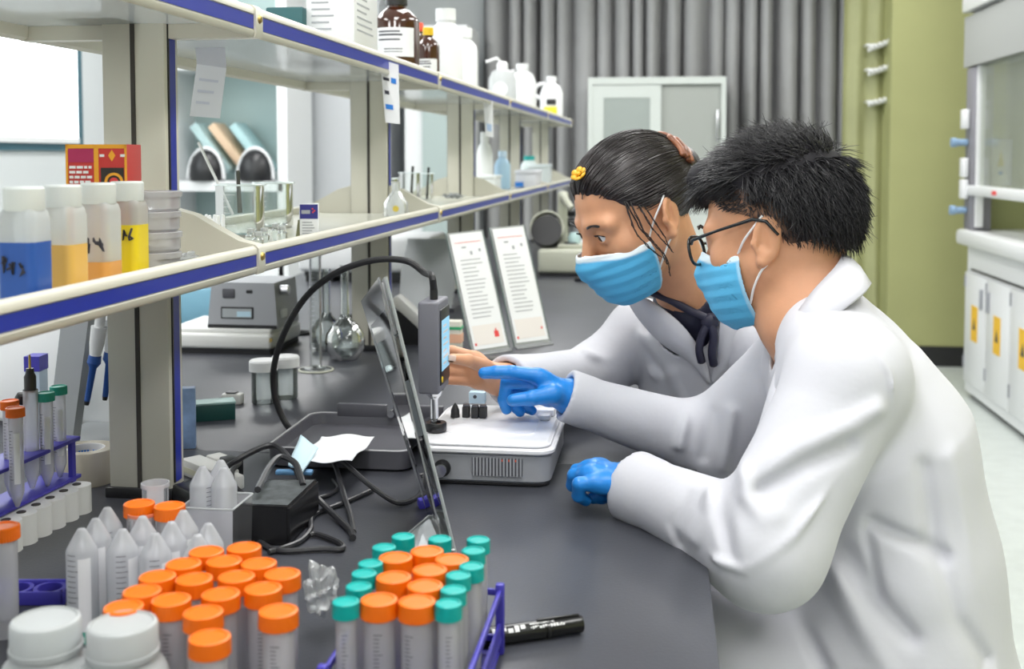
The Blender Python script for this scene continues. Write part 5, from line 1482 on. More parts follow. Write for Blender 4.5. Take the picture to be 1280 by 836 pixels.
    o = bpy.data.objects.new(name, me); COL.objects.link(o)
    if parent:
        o.parent = parent; o.matrix_parent_inverse = Matrix.Translation(parent.location).inverted()
    return o
def strands(name, paths, r0, m, parent, taper=.25):
    """each path (k,3) becomes a thin three-sided tapering strand"""
    vs, fs = [], []
    for p in paths:
        p = np.asarray(p, dtype=float); k = len(p)
        t = np.gradient(p, axis=0); t /= np.linalg.norm(t, axis=1)[:, None] + 1e-9
        a = np.cross(t, [.31, .52, .79]); a /= np.linalg.norm(a, axis=1)[:, None] + 1e-9
        b = np.cross(t, a); base = len(vs)
        for i in range(k):
            r = r0 * (1 - (1 - taper) * (i / (k - 1)) ** 2)
            for q in range(3):
                an = 2.0944 * q; vs.append(p[i] + r * (a[i] * math.cos(an) + b[i] * math.sin(an)))
        for i in range(k - 1):
            for q in range(3):
                fs.append((base + 3 * i + q, base + 3 * i + (q + 1) % 3, base + 3 * i + 3 + (q + 1) % 3, base + 3 * i + 3 + q))
    me = bpy.data.meshes.new(name); me.from_pydata([tuple(v) for v in vs], [], fs); me.shade_smooth(); me.materials.append(m)
    o = bpy.data.objects.new(name, me); COL.objects.link(o)
    o.parent = parent; o.matrix_parent_inverse = Matrix.Translation(parent.location).inverted()
    return o
def placed(o, parent):
    o.parent = parent; o.matrix_parent_inverse = Matrix.Translation(parent.location).inverted(); return o

class Head:
    """head frame: x forward, y to the person's left, z up; z = 0 at eye level"""
    def __init__(s, org, fwd, left):
        f = np.array(fwd, float); f /= np.linalg.norm(f); l = np.array(left, float); l -= f * (l @ f); l /= np.linalg.norm(l)
        s.o = np.array(org, float); s.M = np.stack([f, l, np.cross(f, l)], 1).astype(f32)     # columns: axes
    def loc(s, P): return (P - s.o.astype(f32)) @ s.M
    def w(s, p): return s.o + s.M @ np.asarray(p, float)
    def ww(s, pts): return np.asarray(pts, float) @ s.M.T + s.o
EYE = ((.0775, .0315, .0), (.0775, -.0315, .0))
def head_sdf(L, jaw=1.0):
    """L: points in head frame"""
    S = L * np.array([1, -1, 1], f32)
    Y = L.copy(); Y[:, 1] = np.abs(Y[:, 1])            # mirrored half
    d = d_ell(L, (-.008, 0, .030), (.097, .0755, .082))
    d = smin(d, d_ell(L, (.028, 0, -.030), (.062, .060, .074)), .03)
    d = smin(d, d_cap(Y, (.005, .052, -.045), (.066, .016, -.098), .020, .016 * jaw), .03)
    d = smin(d, d_sph(L, (.076, 0, -.098), .019), .02)
    d = smin(d, d_sph(Y, (.058, .044, -.026), .021), .025)
    d = smin(d, d_cap(Y, (.086, .012, .018), (.073, .047, .017), .010), .016)
    d = smax(d, -d_sph(Y, (.103, .033, -.002), .0175), .014)
    e = d_sph(Y, (.0772, .0315, -.0005), .0142)
    d = smin(d, e, .006)
    d = smax(d, -d_ell(Y, (.0905, .0315, -.001), (.010, .0140, .0054)), .002)
    d = smin(d, d_cap(L, (.090, 0, .006), (.111, 0, -.036), .0075, .0110), .010)
    d = smin(d, d_sph(Y, (.100, .011, -.040), .0085), .008)
    d = smin(d, d_ell(L, (.092, 0, -.066), (.013, .024, .008)), .010)
    # ear
    tl = math.radians(12); ct_, st_ = math.cos(tl), math.sin(tl)
    E = Y - np.array([-.012, .073, -.012], f32)
    E = np.stack([E[:, 0] * ct_ + E[:, 2] * st_, E[:, 1], -E[:, 0] * st_ + E[:, 2] * ct_], 1)
    fl = math.radians(24)
    E = np.stack([E[:, 0] * math.cos(fl) + E[:, 1] * math.sin(fl), -E[:, 0] * math.sin(fl) + E[:, 1] * math.cos(fl), E[:, 2]], 1)
    ear = d_ell(E, (-.002, .004, .002), (.0185, .0065, .031))
    ear = smax(ear, -d_ell(E, (.000, .0105, .005), (.0115, .0065, .0215)), .003)
    ear = smin(ear, d_cap(E, (-.004, .006, .016), (-.007, .005, -.004), .0024), .004)
    ear = smin(ear, d_sph(E, (.004, .003, -.027), .0075), .006)
    ear = smin(ear, d_sph(E, (.0135, .003, -.004), .0045), .005)
    ear = smax(ear, -d_sph(E, (.006, .0075, -.004), .0042), .003)
    d = smin(d, ear, .006)
    return d
def eye_obj(name, H, c, look, parent, r=.0124):
    mb = MB(); n = 24; prof = []
    for k in range(13):
        a = math.pi * k / 12; prof.append((max(0, r * math.sin(a)), r * math.cos(a)))
    mb.lathe(prof, n)
    o = mb.build(name, [mat('eye_white', (.80, .80, .80), .15, coat=.5), mat('iris', (.03, .018, .012), .12, coat=.6)], None, smooth=180)
    for p in o.data.polygons:
        if p.center.z > r * .86: p.material_index = 1
    z = Vector(look).normalized()
    o.matrix_world = Matrix.Translation(Vector(H.w(c))) @ z.to_track_quat('Z', 'Y').to_matrix().to_4x4()
    bpy.context.view_layer.update()
    mw = o.matrix_world.copy(); o.parent = parent; o.matrix_parent_inverse = Matrix.Translation(parent.location).inverted()
    return o

def mask_form(L):
    """smooth bulge a pleated mask hangs on"""
    d = d_ell(L, (.035, 0, -.050), (.072, .066, .066))
    d = smin(d, d_cap(L, (.086, 0, -.005), (.110, 0, -.042), .009, .014), .03)
    d = smin(d, d_ell(L, (.060, 0, -.085), (.040, .040, .032)), .03)
    return d
M_maskmat = mat('mask_blue', (.1, .5, .8), .65, attr='tint', bump=.15, bscale=900)
def face_mask(H, parent, zt, zb, xb, tilt=0.0, pleat=.0022, name='face_mask', res=.0016, off=.006, top=(.72, .85, .93), blue=(.10, .47, .78)):
    """zt(y): height of the upper edge; the mask ends at the back at x = xb"""
    def fn(P):
        L = H.loc(P)
        fz = L[:, 2] + .0
        d = mask_form(L) - off
        ph = (fz + .055) / .017
        d = d - pleat * (np.abs(((ph % 1.0) - .5)) * 2 - .5) * np.clip((L[:, 0] - xb) / .02, 0, 1)
        sh = np.abs(d) - .0013
        ay = np.abs(L[:, 1])
        up = fz - (zt - .26 * np.maximum(ay - .014, 0) - .10 * np.maximum(0, .014 - ay))
        dn = (zb + .22 * np.maximum(ay - .02, 0)) - fz
        bk = (xb - L[:, 0]) * .9
        return smax(smax(sh, up, .002), smax(dn, bk, .002), .002)
    c = H.w((.06, 0, -.05))
    def tint(P):
        L = H.loc(P); ay = np.abs(L[:, 1])
        u = (zt - .26 * np.maximum(ay - .014, 0)) - L[:, 2]
        k = np.clip((.010 - u) / .003, 0, 1)[:, None]
        e = np.clip((.006 - (L[:, 0] - xb)) / .002, 0, 1)[:, None] * .35
        k = np.maximum(k, e)
        return np.array(blue) * (1 - k) + np.array(top) * k
    return sdf_mesh(name, fn, c - .115, c + .115, res, M_maskmat, parent, tint, 2.0)

# hands -------------------------------------------------------------
def hand_sdf(P, wrist, knuckles, fingers, rads, thumb, trad, palm_r=.0125, k=.010, fore=None, fore_r=.027):
    """knuckles: 4 roots; fingers: list of joint lists starting after the knuckle; thumb: joints from its root"""
    wr = V3(wrist); d = None
    for kn, r in zip(knuckles, rads):
        mid = wr * .55 + V3(kn) * .45
        e = np.minimum(d_cap(P, wr, mid, palm_r * 1.45, palm_r * 1.15), d_cap(P, mid, kn, palm_r * 1.15, r * 1.18))
        d = e if d is None else smin(d, e, k)
    kk = [V3(q) for q in knuckles]
    for a, b in zip(kk, kk[1:]): d = smin(d, d_cap(P, a * .85 + wr * .15, b * .85 + wr * .15, palm_r * .85), k)
    for kn, fg, r in zip(knuckles, fingers, rads):
        pts = [kn] + list(fg); n = len(pts)
        d = smin(d, chain(P, pts, [r * 1.1, r * 1.0, r * .95, r * .82][:n], .002), .004)
    d = smin(d, chain(P, [wr * .75 + V3(thumb[0]) * .25] + list(thumb), [.016, trad * 1.35, trad * 1.05, trad * .85], .003), .009)
    if fore is not None: d = smin(d, d_cap(P, wr, fore, fore_r * .88, fore_r), .012)
    return d
# ------------------------------------------------------------------ the man in the white coat
M_skin = mat('skin', (.64, .32, .18), .48, var=.06, vscale=30, sss=.12, bump=.04, bscale=400)
M_hairb = mat('black_hair', (.012, .011, .014), .38, spec=.6)
M_coat = mat('white_coat', (.60, .60, .65), .75, bump=.35, bscale=22, sheen=.1)
M_glove = mat('blue_nitrile', (.012, .22, .66), .36, bump=.10, bscale=160, var=.06, vscale=60)
M_loop = mat('white_elastic', (.85, .85, .86), .6)
M_trous = mat('dark_trousers', (.05, .045, .042), .8)
man = thing('person', 'man in a white lab coat, blue mask and glasses pointing with a blue-gloved finger', 'person', (.30, 1.50, 0))
ma, mbt = R(29), R(13)
HM = Head(oy(972, 288, 1.53), (-math.cos(ma) * math.cos(mbt), math.sin(ma) * math.cos(mbt), -math.sin(mbt)), (-math.sin(ma), -math.cos(ma), 0))
def PT(px, py, y): return np.array(oy(px, py, y))
YM = 1.50
nb1 = PT(1022, 400, YM); 
t1, t2, t3, t4 = PT(1048, 455, YM), PT(1086, 548, YM), PT(1104, 690, YM), PT(1130, 845, YM)
shn, eln, wrn = PT(1060, 472, 1.345), PT(957, 684, 1.275), PT(798, 612, 1.425)
shf, elf, wrf = PT(1005, 455, 1.665), PT(885, 552, 1.70), PT(716, 497, 1.64)
SY = np.array([1, 1 / 1.38, 1], f32)
def torso_d(P, grow=0.0):
    Q = (P - V3((0, YM, 0))) * SY + V3((0, YM, 0))
    return chain(Q, [t1, t2, t3, t4], [.080 + grow, .118 + grow, .130 + grow, .142 + grow], .05)
# body: head, neck, chest, arms (bare skin under everything)
def man_body(P):
    L = HM.loc(P)
    d = head_sdf(L)
    nk = HM.w((-.028, 0, -.055))
    d = smin(d, d_cap(P, nk, nb1, .054, .060), .025)
    d = smin(d, d_cap(P, nb1 + [-.015, 0, 0], t1, .062, .07), .03)
    d = smin(d, torso_d(P, -.035), .04)
    for s_, e_, w_ in ((shn, eln, wrn), (shf, elf, wrf)):
        d = smin(d, chain(P, [s_, e_, w_], [.050, .040, .028]), .02)
    return d
sdf_mesh('body', man_body, (-.17, 1.19, .50), (.55, 1.79, 1.36), .0032, M_skin, man)
for c, nm in zip(EYE, ('eye', 'eye')): eye_obj(nm, HM, c, HM.M @ np.array([1, 0, -.35]), man)
# coat
wav = Waves(3, 10, 14, 34); wav2 = Waves(5, 8, 40, 70)
def fold3(pts, y): return [np.array(oy(a, b, y)) for a, b in pts]
F_man = [  # (polyline in the photograph, assumed depth, height (+ ridge), width)
 (fold3([(927, 592), (932, 616), (952, 640), (970, 634)], 1.25), .007, .010),
 (fold3([(939, 589), (998, 551), (1061, 528), (1096, 512)], 1.27), .006, .012),
 (fold3([(950, 612), (1000, 580), (1060, 556)], 1.26), -.005, .012),
 (fold3([(1116, 516), (1081, 571), (1029, 630), (990, 668), (927, 708), (880, 700), (840, 681)], 1.22), .0045, .006),
 (fold3([(903, 606), (905, 650), (917, 700)], 1.24), -.006, .009),
 (fold3([(886, 600), (884, 640), (868, 668)], 1.28), .005, .009),
 (fold3([(860, 620), (840, 660), (850, 680)], 1.30), -.004, .007),
 (fold3([(1085, 668), (1092, 710), (1100, 750)], 1.32), -.006, .006),
 (fold3([(1092, 654), (1140, 674), (1178, 695)], 1.33), -.005, .010),
 (fold3([(988, 745), (1006, 792), (1029, 830)], 1.33), -.007, .010),
 (fold3([(1061, 697), (1092, 741), (1132, 784)], 1.33), -.006, .014),
 (fold3([(1045, 720), (1070, 770), (1110, 830)], 1.33), .006, .014),
 (fold3([(1180, 565), (1195, 640), (1205, 720)], 1.37), .005, .012),
 (fold3([(1150, 580), (1160, 660), (1185, 760), (1225, 820)], 1.35), -.005, .014),
 (fold3([(1062, 425), (1100, 440), (1118, 470), (1124, 515), (1122, 580)], 1.27), .0035, .005),
 (fold3([(985, 445), (965, 500), (948, 556)], 1.42), .006, .008),
 (fold3([(1005, 500), (985, 530), (960, 556)], 1.36), -.006, .012),
 (fold3([(860, 520), (850, 560)], 1.62), .006, .010), (fold3([(890, 520), (880, 575)], 1.62), -.007, .010),
 (fold3([(790, 500), (800, 545)], 1.58), .004, .010), (fold3([(830, 510), (825, 555)], 1.58), -.005, .010),
 (fold3([(915, 515), (905, 590)], 1.62), .006, .010)]
thn = (PT(1120, 850, 1.40), np.array([.02, 1.42, .615])); thf = (PT(1120, 850, 1.62), np.array([.02, 1.60, .615]))
def man_coat(P):
    d = torso_d(P)
    Q = (P - V3((0, YM, 0))) * np.array([1, .62, 1], f32) + V3((0, YM, 0))
    d = smin(d, d_cap(Q, nb1 + [.004, 0, -.01], t1 + [.01, 0, -.02], .062, .085), .04)
    d = smin(d, d_cap(P, shn + [.0, .06, .01], shn, .066, .070), .035)
    d = smin(d, d_cap(P, shf + [.0, -.06, .01], shf, .066, .072), .035)
    an = smin(d_cap(P, shn, eln, .070, .064), d_cap(P, eln, wrn, .064, .041), .03)
    cuff = d_cap(P, wrn * .94 + eln * .06, wrn * 1.03 - eln * .03, .044, .0455)
    an = smin(an, cuff, .012)
    af = smin(d_cap(P, shf, elf, .070, .060), d_cap(P, elf, wrf, .058, .034), .025)
    af = smin(af, d_cap(P, wrf * .93 + elf * .07, wrf * 1.03 - elf * .03, .036, .037), .01)
    d = smin(d, an, .018); d = smin(d, af, .02)
    for a, b in (thn, thf): d = smin(d, d_cap(P, a, b, .105, .085), .05)
    near = np.clip(1 - np.abs(d) / .04, 0, 1)
    d = d - (.0065 * wav(P) + .0022 * wav2(P)) * near
    for pl, am, wd in F_man:
        d = d - 2.3 * am * np.exp(-(polydist(P, pl, (1, .35, 1)) / (wd * .85)) ** 2) * near
    # open neck and open cuffs
    nk = HM.w((-.028, 0, -.055))
    d = smax(d, -d_cap(P, nb1 * 1.0 + [-.012, 0, -.03], nk, .058, .062), .006)
    for w_, e_, r_ in ((wrn, eln, .037), (wrf, elf, .029)):
        ax = (w_ - e_) / np.linalg.norm(w_ - e_)
        d = smax(d, -d_cap(P, w_ - ax * .02, w_ + ax * .12, r_, r_), .003)
        cut = (P - V3(w_ + ax * .012)) @ V3(ax)
        nearw = np.linalg.norm(P - V3(w_), axis=1) < .085
        d = np.where(nearw, np.maximum(d, cut), d)
    # hem of the skirt
    d = np.maximum(d, V3((.03,))[0] - P[:, 0] - np.where(P[:, 2] > .76, 10, 0))
    d = np.maximum(d, .47 - P[:, 2])
    return d
sdf_mesh('lab_coat', man_coat, (-.17, 1.16, .44), (.58, 1.84, 1.22), .0036, M_coat, man, None, 2.4)
# collar
def ring_strip(name, top, out, ym, m, parent, n=6, thick=.004):
    a = [Vector(oy(*p)) for p in top]; b = [Vector(oy(*p)) for p in out]
    def full(r): return r[::-1] + [Vector((p.x, 2 * ym - p.y, p.z)) for p in r[1:]]
    A_, B_ = catmull(full(a), n), catmull(full(b), n)
    mb = MB(); rows = []
    for p, q in zip(A_, B_):
        mid = (p + q) / 2 + ((p + q) / 2 - Vector((sum(v.x for v in A_) / len(A_), ym, (p.z + q.z) / 2))).normalized() * .006
        rows.append([mb.bm.verts.new(v) for v in (p - Vector((0, 0, .012)), p, p.lerp(mid, .5) + Vector((0, 0, .002)), mid, q)])
    for r0, r1 in zip(rows, rows[1:]):
        for k in range(4): mb.bm.faces.new((r0[k], r0[k + 1], r1[k + 1], r1[k]))
    o = mb.build(name, m, None, smooth=180, solid=thick); return placed(o, parent)
ring_strip('collar', [(1052, 316, 1.50), (1047, 332, 1.445), (1016, 366, 1.415), (990, 402, 1.425), (973, 432, 1.468)],
           [(1082, 350, 1.50), (1084, 362, 1.395), (1040, 398, 1.375), (1002, 432, 1.395), (974, 462, 1.455)], YM, M_coat, man)
mb = MB()
pts_ = [oy(a, b, y) for a, b, y in ((974, 452, 1.452), (962, 490, 1.420), (950, 530, 1.40), (936, 566, 1.39))]
P2 = [oy(a, b, y) for a, b, y in ((984, 456, 1.440), (975, 495, 1.405), (965, 535, 1.385), (950, 570, 1.375))]
for (a, b), (c, d_) in zip(zip(pts_, P2), zip(pts_[1:], P2[1:])): mb.quad([a, b, d_, c])
bmesh.ops.remove_doubles(mb.bm, verts=mb.bm.verts[:], dist=.0001)
placed(mb.build('front_placket', M_coat, None, smooth=180, solid=.005), man)
# button at the throat
placed(MB().lathe([(.005, 0), (.005, .002), (0, .003)], 14).build('coat_button', M_ink, None, loc=oy(978, 425, 1.45), rot=(R(90), 0, 0)), man)

# pointing glove (right hand)
H3 = lambda a, b, y: np.array(oy(a, b, y))
wz = H3(716, 497, 1.64)
kn = [H3(672, 470, 1.615), H3(668, 478, 1.636), H3(672, 488, 1.655), H3(680, 497, 1.670)]
fg = [[H3(640, 465, 1.612), H3(620, 465, 1.611), H3(605, 466, 1.610)],
      [H3(634, 478, 1.638), H3(630, 500, 1.640), H3(633, 511, 1.640)],
      [H3(641, 490, 1.658), H3(644, 508, 1.660), H3(650, 515, 1.660)],
      [H3(654, 500, 1.674), H3(660, 510, 1.674), H3(665, 513, 1.672)]]
th = [H3(692, 492, 1.605), H3(665, 497, 1.592), H3(641, 500, 1.588)]
glw = Waves(9, 10, 90, 220)
def gl1(P):
    d = hand_sdf(P, wz, kn, fg, [.0102, .0100, .0094, .0086], th, .0104, .0140, .010, wz + (elf - wrf) * .12, .029)
    return d - .0006 * glw(P)
def glove_wrinkle(d, P, o, ax, amp=.0012, per=.011):
    return d
sdf_mesh('glove', gl1, wz - [.20, .09, .10], wz + [.06, .11, .09], .0016, M_glove, man, None, 2.0)
# resting glove (left hand)
wz2 = H3(790, 606, 1.425)
kn2 = [H3(735, 585, 1.435), H3(728, 584, 1.455), H3(726, 588, 1.475), H3(730, 592, 1.492)]
kn2 = [H3(742, 603, 1.405), H3(733, 593, 1.430), H3(734, 586, 1.458), H3(744, 582, 1.482)]
fg2 = [[H3(724, 605, 1.400), H3(723, 619, 1.408), H3(732, 625, 1.420)],
       [H3(718, 594, 1.440), H3(716, 606, 1.448), H3(724, 612, 1.452)],
       [H3(721, 588, 1.466), H3(720, 598, 1.474), H3(728, 604, 1.478)],
       [H3(731, 585, 1.486), H3(729, 594, 1.492), H3(736, 600, 1.494)]]
th2 = [H3(772, 612, 1.435), H3(752, 620, 1.445), H3(742, 622, 1.450)]
def gl2(P):
    d = hand_sdf(P, wz2, kn2, fg2, [.0092, .0094, .0090, .0082], th2, .0095, .0145, .011, wz2 + (eln - wrn) * .12, .031)
    return d - .0007 * glw(P)
sdf_mesh('glove', gl2, wz2 - [.13, .07, .08], wz2 + [.06, .11, .08], .0016, M_glove, man, None, 2.0)
for o in man.children:
    if o.name.startswith('glove'): o['label'] = 'blue nitrile glove'

# mask, loops, glasses
face_mask(HM, man, -.008, -.122, .030, name='face_mask', off=.0055, pleat=.0014)
def loop(H, pts, r, m, nm, parent): return placed(MB().tube(catmull([Vector(H.w(p)) for p in pts], 5), r, 6).build(nm, m), parent)
for s_ in (1, -1):
    loop(HM, [(.032, s_ * .066, -.022), (.015, s_ * .076, -.006), (-.006, s_ * .080, .010), (-.018, s_ * .079, .020)], .0017, M_loop, 'ear_loop', man)
    loop(HM, [(.032, s_ * .058, -.088), (.018, s_ * .068, -.068), (.002, s_ * .074, -.050), (-.010, s_ * .077, -.042)], .0017, M_loop, 'ear_loop', man)
M_frame = mat('black_glasses', (.012, .016, .018), .25)
gls = thing('glasses_frame_anchor', None, None)
bpy.data.objects.remove(gls)
def lens_ring(s_, n=28):
    pts = []
    for k in range(n + 1):
        a = 2 * math.pi * k / n
        yy = math.copysign(abs(math.cos(a)) ** .75, math.cos(a)) * .0245; zz = math.copysign(abs(math.sin(a)) ** .75, math.sin(a)) * .0195
        pts.append(HM.w((.108 - .13 * max(0, abs(s_ * .034 + yy) - .018) ** 1.15, s_ * .034 + yy, -.006 + zz)))
    return pts
gm = MB()
for s_ in (1, -1):
    gm.tube(lens_ring(s_), .0022, 8, cap=False)
    gm.tube([HM.w(p) for p in ((.100, s_ * .058, .004), (.092, s_ * .068, .008), (.05, s_ * .0765, .013), (-.005, s_ * .081, .018), (-.022, s_ * .081, .012), (-.034, s_ * .079, -.008))], [.0026, .0026, .0020, .0026, .0024, .0018], 8)
gm.tube([HM.w(p) for p in ((.108, .011, .0), (.110, 0, .003), (.108, -.011, .0))], .002, 8)
go_ = placed(gm.build('glasses', M_frame, None, smooth=180), man); go_['label'] = 'black-framed glasses'
for s_ in (1, -1):
    r_ = lens_ring(s_); mb = MB(); mb.bm.faces.new([mb.bm.verts.new(Vector(p)) for p in r_[:-1]])
    lo_ = mb.build('lens', M_glass, None, smooth=0); lo_.parent = go_; lo_.matrix_parent_inverse = Matrix.Translation(man.location).inverted()
# hair ---------------------------------------------------------------
hw_ = Waves(12, 12, 60, 160)
def hairline(L):
    """positive below the man's hairline (head frame)"""
    x, z = L[:, 0], L[:, 2]
    ay = np.abs(L[:, 1])
    hl = np.interp(x, [-.12, -.075, -.045, -.022, .02, .040, .055, .075, .10], [-.070, -.062, -.045, .012, .030, .038, .052, .060, .060])
    return hl - z
def hair_k(L): return np.clip((L[:, 2] - np.interp(L[:, 0], [-.11, -.07, -.03, .03, .07], [-.045, -.02, .040, .052, .060])) / .022, 0, 1)
def man_hair(P):
    L = HM.loc(P)
    top = d_ell(L, (-.006, 0, .040), (.106, .082, .090))
    top = smin(top, d_ell(L, (.066, 0, .088), (.044, .056, .030)), .02)
    side = d_ell(L, (-.008, 0, .030), (.0995, .0778, .0845))
    k = hair_k(L)
    d = side * (1 - k) + top * k
    d = d - .0030 * hw_(P) * k
    return smax(d, hairline(L) * .8, .004)
def hair_tint(P):
    L = HM.loc(P); k = np.clip(hair_k(L) + .45 + .8 * np.clip(-(L[:, 0] + .03) / .03, 0, 1), 0, 1)[:, None]
    e = np.clip(-hairline(L) / .016, 0, 1)[:, None]
    k = k * (.35 + .65 * e)
    return np.array((.40, .22, .14)) * (1 - k) + np.array((.012, .011, .014)) * k
c = HM.w((0, 0, .03))
sdf_mesh('hair', man_hair, c - .15, c + .15, .0026, mat('hair_base', (.012, .011, .014), .6, attr='tint', spec=.2), man, hair_tint, 2.0)
g = np.random.RandomState(4); paths = []
tries = 0
while len(paths) < 9000 and tries < 90000:
    tries += 1
    v = g.normal(size=3); v /= np.linalg.norm(v)
    p = np.array([-.008, 0, .030]) + v * np.array([.098, .0765, .083])
    Lp = p[None].astype(f32)
    if hairline(Lp)[0] > -.003: continue
    n = v / np.array([.098, .0765, .083]); n /= np.linalg.norm(n)
    kk = float(hair_k(Lp)[0])
    if kk < .05:
        if g.rand() < .25: continue
        ln, vol = g.uniform(.004, .008), .12
    else:
        ln = .010 + kk * g.uniform(.016, .030)
        vol = kk * (1.0 if p[2] > .07 else .55)
    if p[0] > .0: fwd = np.array([1.0, 0, -.2])
    elif p[2] > .075: fwd = np.array([.5, 0, .2])
    else: fwd = np.array([-.25, 0, -1.0])
    fwd = fwd + .30 * g.normal(size=3)
    fwd -= n * (fwd @ n) * .8
    fwd /= np.linalg.norm(fwd)
    h0, h1 = .006 * vol, (.018 + .012 * g.rand()) * vol + .001
    pts = []
    for t in (0, .3, .65, 1.0):
        q = p + n * (h0 + (h1 - h0) * (1.5 * t - .5 * t * t)) + fwd * ln * (t ** 1.2) * (1.3 if p[0] > .05 else 1.0)
        q[2] -= (.020 * t * t if p[0] > .06 else .002 * t * t) * kk
        pts.append(q)
    paths.append(HM.ww(pts))
strands('hair_strands', paths, .0008, M_hairb, man)
# sparse stubble over the faded sides and the eyebrows
paths = []
for s_ in (1, -1):
    for k in range(70):
        u = g.rand(); yy = s_ * (.014 + .036 * u); xx = .0945 - .30 * max(0, abs(yy) - .020) ** 1.1 + .001
        p = np.array([xx, yy, .0195 + .005 * math.sin(u * 2.6) + g.uniform(-.0025, .0025)])
        q = p + np.array([-.001, s_ * .006, .0012]); paths.append(HM.ww([p, (p + q) / 2 + [.0006, 0, .0004], q]))
strands('eyebrows', paths, .0006, M_hairb, man)
# trousers, shoes
def man_legs(P):
    d = None
    for a, b, ft in ((thn[0], thn[1], np.array([.06, 1.42, .10])), (thf[0], thf[1], np.array([.06, 1.60, .10]))):
        e = smin(d_cap(P, a, b, .085, .062), d_cap(P, b, ft, .062, .050), .02); d = e if d is None else smin(d, e, .02)
    d = np.maximum(d, .06 - P[:, 2])
    return d
sdf_mesh('trousers', man_legs, (-.07, 1.28, .04), (.45, 1.76, .75), .008, M_trous, man)
for yy in (1.42, 1.60):
    def shoe(P, yy=yy):
        d = smin(d_cap(P, (.07, yy, .042), (-.10, yy, .030), .042, .032), d_cap(P, (.06, yy, .05), (.06, yy, .09), .042, .046), .03)
        return np.maximum(d, .002 - P[:, 2])
    sdf_mesh('shoe', shoe, (-.16, yy - .07, -.01), (.14, yy + .07, .15), .006, M_black, man)
def stool(x, y, zs, lab):
    t = thing('lab_stool', lab, 'stool', (x, y, 0))
    MB().lathe([(0, zs - .05), (.15, zs - .05), (.165, zs - .035), (.165, zs - .012), (.15, zs), (0, zs)], 32).build('seat', M_black, t)
    MB().lathe([(.02, .06), (.02, zs - .05)], 16).build('post', M_steel, t)
    for k in range(5):
        a = 2 * math.pi * k / 5
        MB().tube([(0, 0, .075), (.24 * math.cos(a), .24 * math.sin(a), .035)], [.018, .013], 8).build('leg', M_dkgrey, t)
        MB().lathe([(0, 0), (.014, .002), (.014, .022), (0, .026)], 12, (.24 * math.cos(a), .24 * math.sin(a), 0)).build('glide', M_black, t)
    return t
stool(t4[0] + .02, YM, .465, 'round black lab stool under the man with glasses')
# ------------------------------------------------------------------ the woman holding the probe
wom = thing('person', 'woman in a white lab coat and blue mask with tied-back hair, holding the grey probe', 'person', (.12, 1.98, 0))
wa_, wb_ = R(30), R(26)
HW = Head(oy(795, 264, 1.765), (-math.cos(wa_) * math.cos(wb_), -math.sin(wa_) * math.cos(wb_), -math.sin(wb_)), (math.sin(wa_), -math.cos(wa_), 0.02))
nbW = PT(866, 388, 1.875)
T = [PT(884, 440, 1.93), PT(898, 520, 1.97), PT(915, 630, 2.02), PT(935, 715, 2.05)]
ty = R(50)
fW = np.array([-math.cos(ty), -math.sin(ty), 0]); rW = np.array([-math.sin(ty), math.cos(ty), 0])
shR = T[0] + rW * .150 + [0, 0, .012]; shL = T[0] - rW * .150 + [0, 0, .012]
elR, wrR = PT(742, 468, 1.97), PT(634, 475, 1.715)
elL, wrL = PT(1010, 600, 1.90), PT(975, 690, 1.95)
def squash(P, c):
    q = P - V3(c); t = q @ V3(rW); return V3(c) + q - np.outer(t, V3(rW)) * f32(1 - 1 / 1.4)
def wtorso(P, grow=0.0):
    d = None
    for a, b, ra, rb in zip(T, T[1:], (.070, .092, .098), (.092, .098, .118)):
        Q = squash(P, a); bb_ = b - rW * ((b - a) @ rW) * (1 - 1 / 1.4)
        e = d_cap(Q, a, bb_, ra + grow, rb + grow); d = e if d is None else smin(d, e, .05)
    return d
# bare hand on the probe
XP = dv_.location.x + xo
wz3 = PT(622, 474, 1.708)
kn3 = [PT(592, 446, 1.706), PT(590, 456, 1.716), PT(591, 467, 1.718), PT(594, 477, 1.714)]
fg3 = [[PT(566, 438, 1.712), PT(540, 438, 1.706), PT(527, 443, 1.672)],
       [PT(564, 450, 1.716), PT(538, 450, 1.708), PT(525, 455, 1.672)],
       [PT(564, 463, 1.716), PT(538, 463, 1.708), PT(526, 467, 1.676)],
       [PT(566, 475, 1.714), PT(542, 475, 1.708), PT(528, 478, 1.682)]]
th3 = [PT(606, 458, 1.665), PT(585, 450, 1.625), PT(565, 448, 1.606)]
wz4 = wrL; dd4 = (wrL - elL) / np.linalg.norm(wrL - elL); sd4 = np.array([0, 1.0, 0])
kn4 = [wz4 + dd4 * .075 + sd4 * .022 * k for k in (-1.3, -.4, .5, 1.3)]
fg4 = [[k_ + dd4 * .035 + [0, 0, -.008], k_ + dd4 * .055 + [0, 0, -.022], k_ + dd4 * .068 + [0, 0, -.035]] for k_ in kn4]
th4 = [wz4 + dd4 * .03 - sd4 * .03, wz4 + dd4 * .055 - sd4 * .045, wz4 + dd4 * .075 - sd4 * .045]
def woman_body(P):
    L = HW.loc(P)
    d = head_sdf(L, .9)
    nk = HW.w((-.030, 0, -.050))
    d = smin(d, d_cap(P, nk, nbW, .046, .050), .022)
    d = smin(d, d_cap(P, nbW, T[0], .05, .06), .03)
    d = smin(d, wtorso(P, -.03), .04)
    for s_, e_, w_ in ((shR, elR, wrR), (shL, elL, wrL)):
        d = smin(d, chain(P, [s_, e_, w_], [.042, .034, .024]), .02)
    h = hand_sdf(P, wz3, kn3, fg3, [.0080, .0082, .0080, .0072], th3, .0088, .0125, .010, wrR, .024)
    d = smin(d, h, .01)
    h = hand_sdf(P, wz4, kn4, fg4, [.0080, .0082, .0080, .0072], th4, .0088, .0125, .010, None)
    return smin(d, h, .01)
